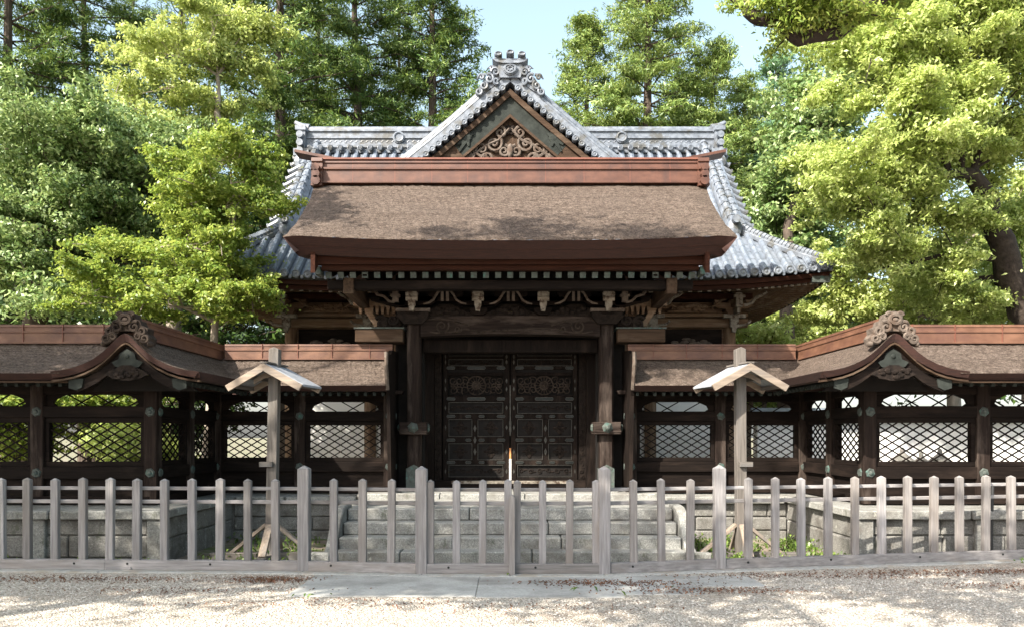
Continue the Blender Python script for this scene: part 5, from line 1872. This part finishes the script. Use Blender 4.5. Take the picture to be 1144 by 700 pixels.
# broadleaf trees, crowns given by where they stand
def cr(px, py, D, rx, ry, dz=None):
    c = W(px, py, D)
    k = D / F
    return (tuple(c), (rx * k, (dz if dz else (rx + ry) / 2 * k), ry * k))
broadleaf('broadleaf_tree', 'large deep green tree with dark boughs at the left edge', 'tree', gp(20, 18.5),
          [(W(40, 360, 18.5), 0.26), (W(70, 270, 18.5), 0.2), (W(60, 190, 18.5), 0.13), (W(90, 150, 18.5), 0.07)],
          [cr(30, 170, 18, 75, 50), cr(110, 165, 18.4, 80, 42), cr(20, 255, 17.6, 60, 50), cr(90, 250, 19, 80, 60), cr(40, 325, 17.4, 60, 32), cr(165, 200, 19, 55, 50), cr(140, 300, 19.4, 60, 45)],
          'lf_green', 100000, 0.115, sub=(0.3, 0.75), r0=0.3, dens=0.75, flat=(0.35, 0.75), spread=1.12)
broadleaf('spring_tree', 'pale yellow-green tree with bare forked bough above the maple', 'tree', gp(190, 22.5),
          [(W(195, 330, 22.5), 0.2), (W(225, 230, 22.5), 0.16), (W(248, 160, 22.5), 0.12), (W(243, 118, 22.5), 0.08), (W(243, 85, 22.5), 0.05)],
          [cr(178, 98, 22, 40, 16), cr(200, 62, 22.4, 46, 18), cr(236, 18, 22.6, 40, 18), cr(168, 36, 22.6, 26, 10), cr(262, 62, 22.8, 30, 26), cr(172, 142, 22, 66, 20), cr(140, 172, 21.6, 56, 20), cr(232, 112, 22.9, 30, 16), cr(285, 20, 22.9, 18, 14)],
          'lf_yellow', 36000, 0.125, bark='trunk_pale', sub=(0.22, 0.55), r0=0.24, dens=0.5, spread=1.25, flat=(0.4, 0.8), tw=3)
broadleaf('maple_tree', 'fresh green maple with thin pale trunks behind the left corridor', 'tree', gp(226, 15.2),
          [(W(240, 360, 15.2), 0.07), (W(256, 300, 15.2), 0.055), (W(262, 250, 15.2), 0.04), (W(258, 190, 15.2), 0.02)],
          [cr(238, 178, 15.2, 56, 22), cr(278, 205, 15.1, 30, 20), cr(252, 232, 15.0, 46, 24), cr(185, 275, 15.0, 60, 20), cr(125, 318, 14.9, 54, 16), cr(185, 340, 14.8, 76, 20), cr(238, 312, 15.2, 36, 34), cr(250, 275, 14.9, 24, 16), cr(205, 222, 15.3, 38, 20), cr(278, 330, 14.9, 12, 10)],
          'lf_maple', 62000, 0.078, bark='trunk_pale', sub=(0.2, 0.5), r0=0.08, dens=0.75, up=0.8, aspect=0.62, flat=(0.3, 0.75), spread=1.3, tw=3)
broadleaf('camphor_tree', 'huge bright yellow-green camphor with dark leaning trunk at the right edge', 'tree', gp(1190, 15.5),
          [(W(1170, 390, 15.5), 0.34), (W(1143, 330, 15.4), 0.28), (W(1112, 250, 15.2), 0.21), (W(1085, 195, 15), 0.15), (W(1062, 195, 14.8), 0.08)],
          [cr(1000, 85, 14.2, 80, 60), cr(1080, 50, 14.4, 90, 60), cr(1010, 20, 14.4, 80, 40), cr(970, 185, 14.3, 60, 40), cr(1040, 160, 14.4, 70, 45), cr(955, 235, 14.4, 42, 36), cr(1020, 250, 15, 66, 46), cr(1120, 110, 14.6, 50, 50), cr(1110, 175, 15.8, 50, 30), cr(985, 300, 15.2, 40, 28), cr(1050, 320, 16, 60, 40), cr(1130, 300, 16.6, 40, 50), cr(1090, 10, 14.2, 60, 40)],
          'lf_camphor', 250000, 0.092, sub=(0.22, 0.6), r0=0.4, bark='shaded_bark', aspect=0.42, up=0.6, dens=0.62, flat=(0.4, 0.9), spread=1.12)
# a second bough high at the top edge, its shade put into the bark colour
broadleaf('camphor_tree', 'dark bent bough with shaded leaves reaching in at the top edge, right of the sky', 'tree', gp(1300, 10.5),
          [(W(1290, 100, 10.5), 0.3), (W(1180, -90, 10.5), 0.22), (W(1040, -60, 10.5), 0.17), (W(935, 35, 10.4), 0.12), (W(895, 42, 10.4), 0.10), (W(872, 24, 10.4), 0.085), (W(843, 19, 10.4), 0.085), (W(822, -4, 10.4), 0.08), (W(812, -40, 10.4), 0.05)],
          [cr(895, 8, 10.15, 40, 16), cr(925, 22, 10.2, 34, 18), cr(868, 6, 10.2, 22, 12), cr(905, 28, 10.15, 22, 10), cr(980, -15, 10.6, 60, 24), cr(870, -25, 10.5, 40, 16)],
          'lf_maple', 19000, 0.075, sub=(0.14, 0.32), r0=0.3, aspect=0.42, tw=1, bark='shaded_bark')
broadleaf('broadleaf_tree', 'mid green tree filling the gap behind the bright camphor, right of the tiled roof', 'tree', gp(880, 23),
          [(W(880, 330, 23), 0.2), (W(885, 230, 23), 0.12), (W(890, 170, 23), 0.06)],
          [cr(925, 150, 23, 40, 34), cr(892, 195, 23, 34, 30), cr(868, 235, 23.5, 24, 34), cr(930, 105, 23.6, 40, 40), cr(905, 240, 23.4, 40, 40)],
          'lf_green', 26000, 0.17, sub=(0.3, 0.6), r0=0.22)
broadleaf('broadleaf_tree', 'rounded yellow-green tree behind the right corridor, its pale boughs showing', 'tree', gp(1062, 19),
          [(W(1068, 360, 19), 0.14), (W(1075, 310, 19), 0.10), (W(1060, 280, 19), 0.05)],
          [cr(1000, 340, 18.6, 60, 26), cr(1060, 345, 19, 50, 26), cr(1110, 340, 19, 50, 34), cr(940, 352, 18.8, 34, 22), cr(935, 308, 18.6, 36, 30), cr(1120, 260, 20, 50, 40), cr(1160, 215, 20, 40, 30), cr(1070, 285, 19.6, 40, 26)],
          'lf_yellow', 40000, 0.125, bark='trunk_pale', sub=(0.25, 0.55), r0=0.14, dens=0.8)
broadleaf('bush', 'low golden green bush under the right corner of the tiled roof', 'bush', gp(855, 23),
          [(W(855, 420, 23), 0.06)], [cr(850, 385, 23, 38, 26), cr(900, 372, 24, 30, 34)], 'lf_yellow', 9000, 0.17, sub=(0.3, 0.5), r0=0.08)
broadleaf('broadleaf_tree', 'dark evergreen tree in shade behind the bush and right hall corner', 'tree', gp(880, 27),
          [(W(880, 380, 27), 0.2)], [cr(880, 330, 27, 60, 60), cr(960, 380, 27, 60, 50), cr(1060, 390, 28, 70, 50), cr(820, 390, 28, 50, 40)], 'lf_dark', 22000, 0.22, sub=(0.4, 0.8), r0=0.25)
# green behind the left lattice
for px, py, D, rx, ry, mt, lb in ((20, 470, 15.5, 45, 40, 'lf_maple', 'sunlit leafy bush behind the leftmost lattice bay'),
                                  (100, 455, 16.5, 50, 36, 'lf_maple', 'sunlit leafy bush behind the wide left lattice bay'),
                                  (150, 490, 15.4, 34, 30, 'lf_camphor', 'low bright bush behind the left corner post'),
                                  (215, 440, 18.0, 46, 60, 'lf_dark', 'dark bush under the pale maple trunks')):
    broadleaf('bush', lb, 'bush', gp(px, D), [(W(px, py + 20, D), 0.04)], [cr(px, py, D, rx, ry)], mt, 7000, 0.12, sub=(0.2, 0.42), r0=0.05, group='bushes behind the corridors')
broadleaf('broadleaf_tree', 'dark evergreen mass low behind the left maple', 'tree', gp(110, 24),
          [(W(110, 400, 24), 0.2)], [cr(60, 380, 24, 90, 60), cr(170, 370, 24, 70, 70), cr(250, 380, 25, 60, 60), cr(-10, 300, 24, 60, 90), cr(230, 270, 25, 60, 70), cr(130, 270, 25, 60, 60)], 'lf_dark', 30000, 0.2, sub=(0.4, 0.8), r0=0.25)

# white plaster wall closing the yard behind the right corridor, capped with tiles
pw = thing('plaster_wall', 'white plaster boundary wall with tiled cap seen through the right lattice', 'wall', (11, 17.35, GZ))
b = MB()
b.box(5.4, 26, 17.2, 17.5, GZ, 2.0)
b.build('wall_body', M['plaster'], pw)
b = MB()
b.prism([(16.95, 2.0), (17.75, 2.0), (17.35, 2.25)], 5.3, 26, 'x')
b.build('tile_cap', M['tile'], pw)
for i, (px, D, h) in enumerate(((1008, 16.2, 1.0), (1029, 16.5, 0.9), (1050, 16.0, 0.98))):
    x = (px - HX) * D / F
    b = MB()
    b.box(x - 0.16, x + 0.16, D - 0.16, D + 0.16, GZ, GZ + 0.25)
    b.tube([(x, D, GZ + 0.25), (x, D, h - 0.1)], [0.10, 0.09], 10)
    b.box(x - 0.15, x + 0.15, D - 0.15, D + 0.15, h - 0.1, h + 0.12)
    b.tube([(x, D, h + 0.12), (x, D, h + 0.3)], [0.26, 0.04], 6)
    b.blob((x, D, h + 0.33), (0.05, 0.05, 0.07))
    lbs = ('stone lantern behind the right lattice, left one of three', 'shorter stone lantern behind the right lattice, middle one of three', 'stone lantern behind the right lattice, right one of three')
    tag(b.build('stone_lantern', M['stone_dark']), lbs[i], 'stone lantern', 'stone lanterns in the inner yard')

# trees standing behind and left of the camera: they give the dappled shade on the forecourt
for (bx, by, cs, lb, n) in (
        (-11.5, 0.5, [((-10.5, 2.3, 8.5), (2.8, 1.3, 1.3)), ((-7.2, 2.4, 8.2), (1.9, 1.1, 1.0)), ((-13.5, 2.5, 8), (2.8, 2.4, 1.8)), ((-8.2, 3.8, 9.0), (1.7, 0.9, 0.9)), ((-6.5, 3.9, 9.2), (1.2, 0.8, 0.7))], 'tall shade tree on the forecourt left of the viewer', 12500),
        (-5.0, -3.0, [((-4.5, 2.2, 8.0), (2.4, 0.9, 1.0)), ((-1.2, 2.3, 8.2), (2.2, 0.9, 0.9)), ((-7.5, 1.9, 8.6), (2.0, 0.8, 1.0)), ((-3.0, 0.6, 8.4), (0.9, 0.35, 0.4)), ((-6.0, 0.3, 8.4), (0.7, 0.3, 0.4))], 'tall shade tree on the forecourt behind the viewer', 8000),
        (-13.0, 6.0, [((-11.6, 6.4, 8.2), (1.8, 1.6, 1.3)), ((-14.0, 7.0, 8.6), (2.6, 2.2, 1.8)), ((-9.6, 7.9, 12.6), (0.9, 0.8, 0.6)), ((-9.3, 6.9, 12.2), (0.7, 0.6, 0.45)), ((-6.7, 5.2, 13.4), (0.2, 0.2, 0.15)), ((-5.3, 5.0, 13.3), (0.3, 0.25, 0.2))], 'tall shade tree beside the left corridor', 11500)):
    broadleaf('shade_tree', lb, 'tree', (bx, by, 0), [((bx + 0.3, by, 3.5), 0.3), ((bx + 0.6, by + 0.4, 6), 0.22), ((bx + 0.8, by + 0.6, 8), 0.12)],
              cs, 'lf_camphor', n, 0.24, sub=(0.4, 0.8), r0=0.35, group='shade trees on the forecourt', tw=1, dens=0.8)

# ------------------------------------------------------------ small ground cover
def scatter(name, label, cat, pts, ls, mat, up=2.0, aspect=0.5, seed=5):
    r = np.random.default_rng(seed)
    pts = np.array(pts)
    nrm = r.normal(size=(len(pts), 3)) * 0.5 + np.array([0, 0, up])
    return tag(leaf_mesh(name, pts, nrm, ls, ls * aspect, M[mat], None, seed, 0), label, cat, kind='stuff')
pts = []
for px, d0, n, sp in ((60, 0.3, 260, 1.2), (150, 0.35, 300, 1.0), (320, 0.25, 500, 0.35), (250, 0.9, 200, 1.2), (640, 0.25, 300, 0.5), (700, 0.35, 300, 0.5), (760, 0.9, 420, 0.8), (880, 0.3, 380, 1.2), (1010, 0.35, 420, 1.0), (1060, 1.3, 240, 0.8), (1100, 0.5, 300, 0.8), (420, 1.35, 160, 1.2), (560, 1.5, 160, 1.5)):
    p = fpt(px)
    for _ in range(n):
        pts.append((p.x + rng.normal() * sp * 0.7, p.y - d0 - 0.12 - abs(rng.normal()) * 0.12 - rng.uniform() * 0.25, 0.016))
scatter('fallen_leaves', 'reddish brown fallen leaves drifted along the kerb on the gravel', 'leaf litter', pts, 0.034, 'lf_fallen', 2.5)
pts = []
for x0, x1, y0, y1, n in ((2.9, 4.5, 10.2, 13.2, 1900), (-4.4, -2.9, 10.4, 13.2, 600), (4.2, 7.5, 10.3, 10.5, 500), (-7, -4.6, 9.8, 10.5, 300)):
    cs = [(rng.uniform(x0, x1), rng.uniform(y0, y1)) for _ in range(26)]
    for _ in range(n):
        c = cs[rng.integers(0, 26)]
        pts.append((c[0] + rng.normal() * 0.13, c[1] + rng.normal() * 0.16, GZ + 0.02 + rng.uniform() ** 2 * 0.13))
for _ in range(12):                                # weeds in the slab joints
    c = [(-1.9, 7.88), (0.75, 8.15), (1.7, 8.18), (1.15, 7.9), (-0.3, 9.08)][rng.integers(0, 5)]
    pts.append((c[0] + rng.normal() * 0.22, c[1] + rng.normal() * 0.035, 0.02 + rng.uniform() * 0.03))
scatter('weeds', 'small green weeds in the bare yard behind the fence', 'weeds', pts, 0.07, 'lf_grass', 0.8, 0.45, 9)
r2 = np.random.default_rng(77)
n = 26000                                           # loose pebbles lying proud of the gravel bed
px_ = r2.uniform(-6.2, 6.6, n)
py_ = r2.uniform(6.3, 9.2, n)
ok = ~((np.abs(px_) < 2.27) & (py_ > 7.84))
pp = np.stack([px_, py_, np.zeros(n)], 1)[ok]
base = np.array([(1, 0, 0), (0.3, 0.95, 0), (-0.8, 0.6, 0), (-0.8, -0.6, 0), (0.3, -0.95, 0), (0, 0, 0.9)])
k = len(pp)
sz = r2.uniform(0.004, 0.0115, (k, 1, 1)) * r2.uniform(0.7, 1.3, (k, 1, 3))
ang = r2.uniform(0, 6.28, k)
ca, sa = np.cos(ang), np.sin(ang)
v = base[None] * sz
v = np.stack([v[..., 0] * ca[:, None] - v[..., 1] * sa[:, None], v[..., 0] * sa[:, None] + v[..., 1] * ca[:, None], v[..., 2]], -1) + pp[:, None, :]
fcs = np.array([(0, 1, 5), (1, 2, 5), (2, 3, 5), (3, 4, 5), (4, 0, 5)])
fi = (fcs[None] + np.arange(k)[:, None, None] * 6).reshape(-1)
me = bpy.data.meshes.new('pebbles')
me.vertices.add(k * 6)
me.vertices.foreach_set('co', v.astype(np.float32).ravel())
me.loops.add(len(fi))
me.loops.foreach_set('vertex_index', fi.astype(np.int32))
me.polygons.add(len(fi) // 3)
me.polygons.foreach_set('loop_start', np.arange(0, len(fi), 3, dtype=np.int32))
me.update(calc_edges=True)
me.materials.append(M['pebble'])
o = bpy.data.objects.new('pebbles', me)
COL.objects.link(o)
tag(o, 'loose pale pebbles on the gravel forecourt', 'pebbles', kind='stuff')
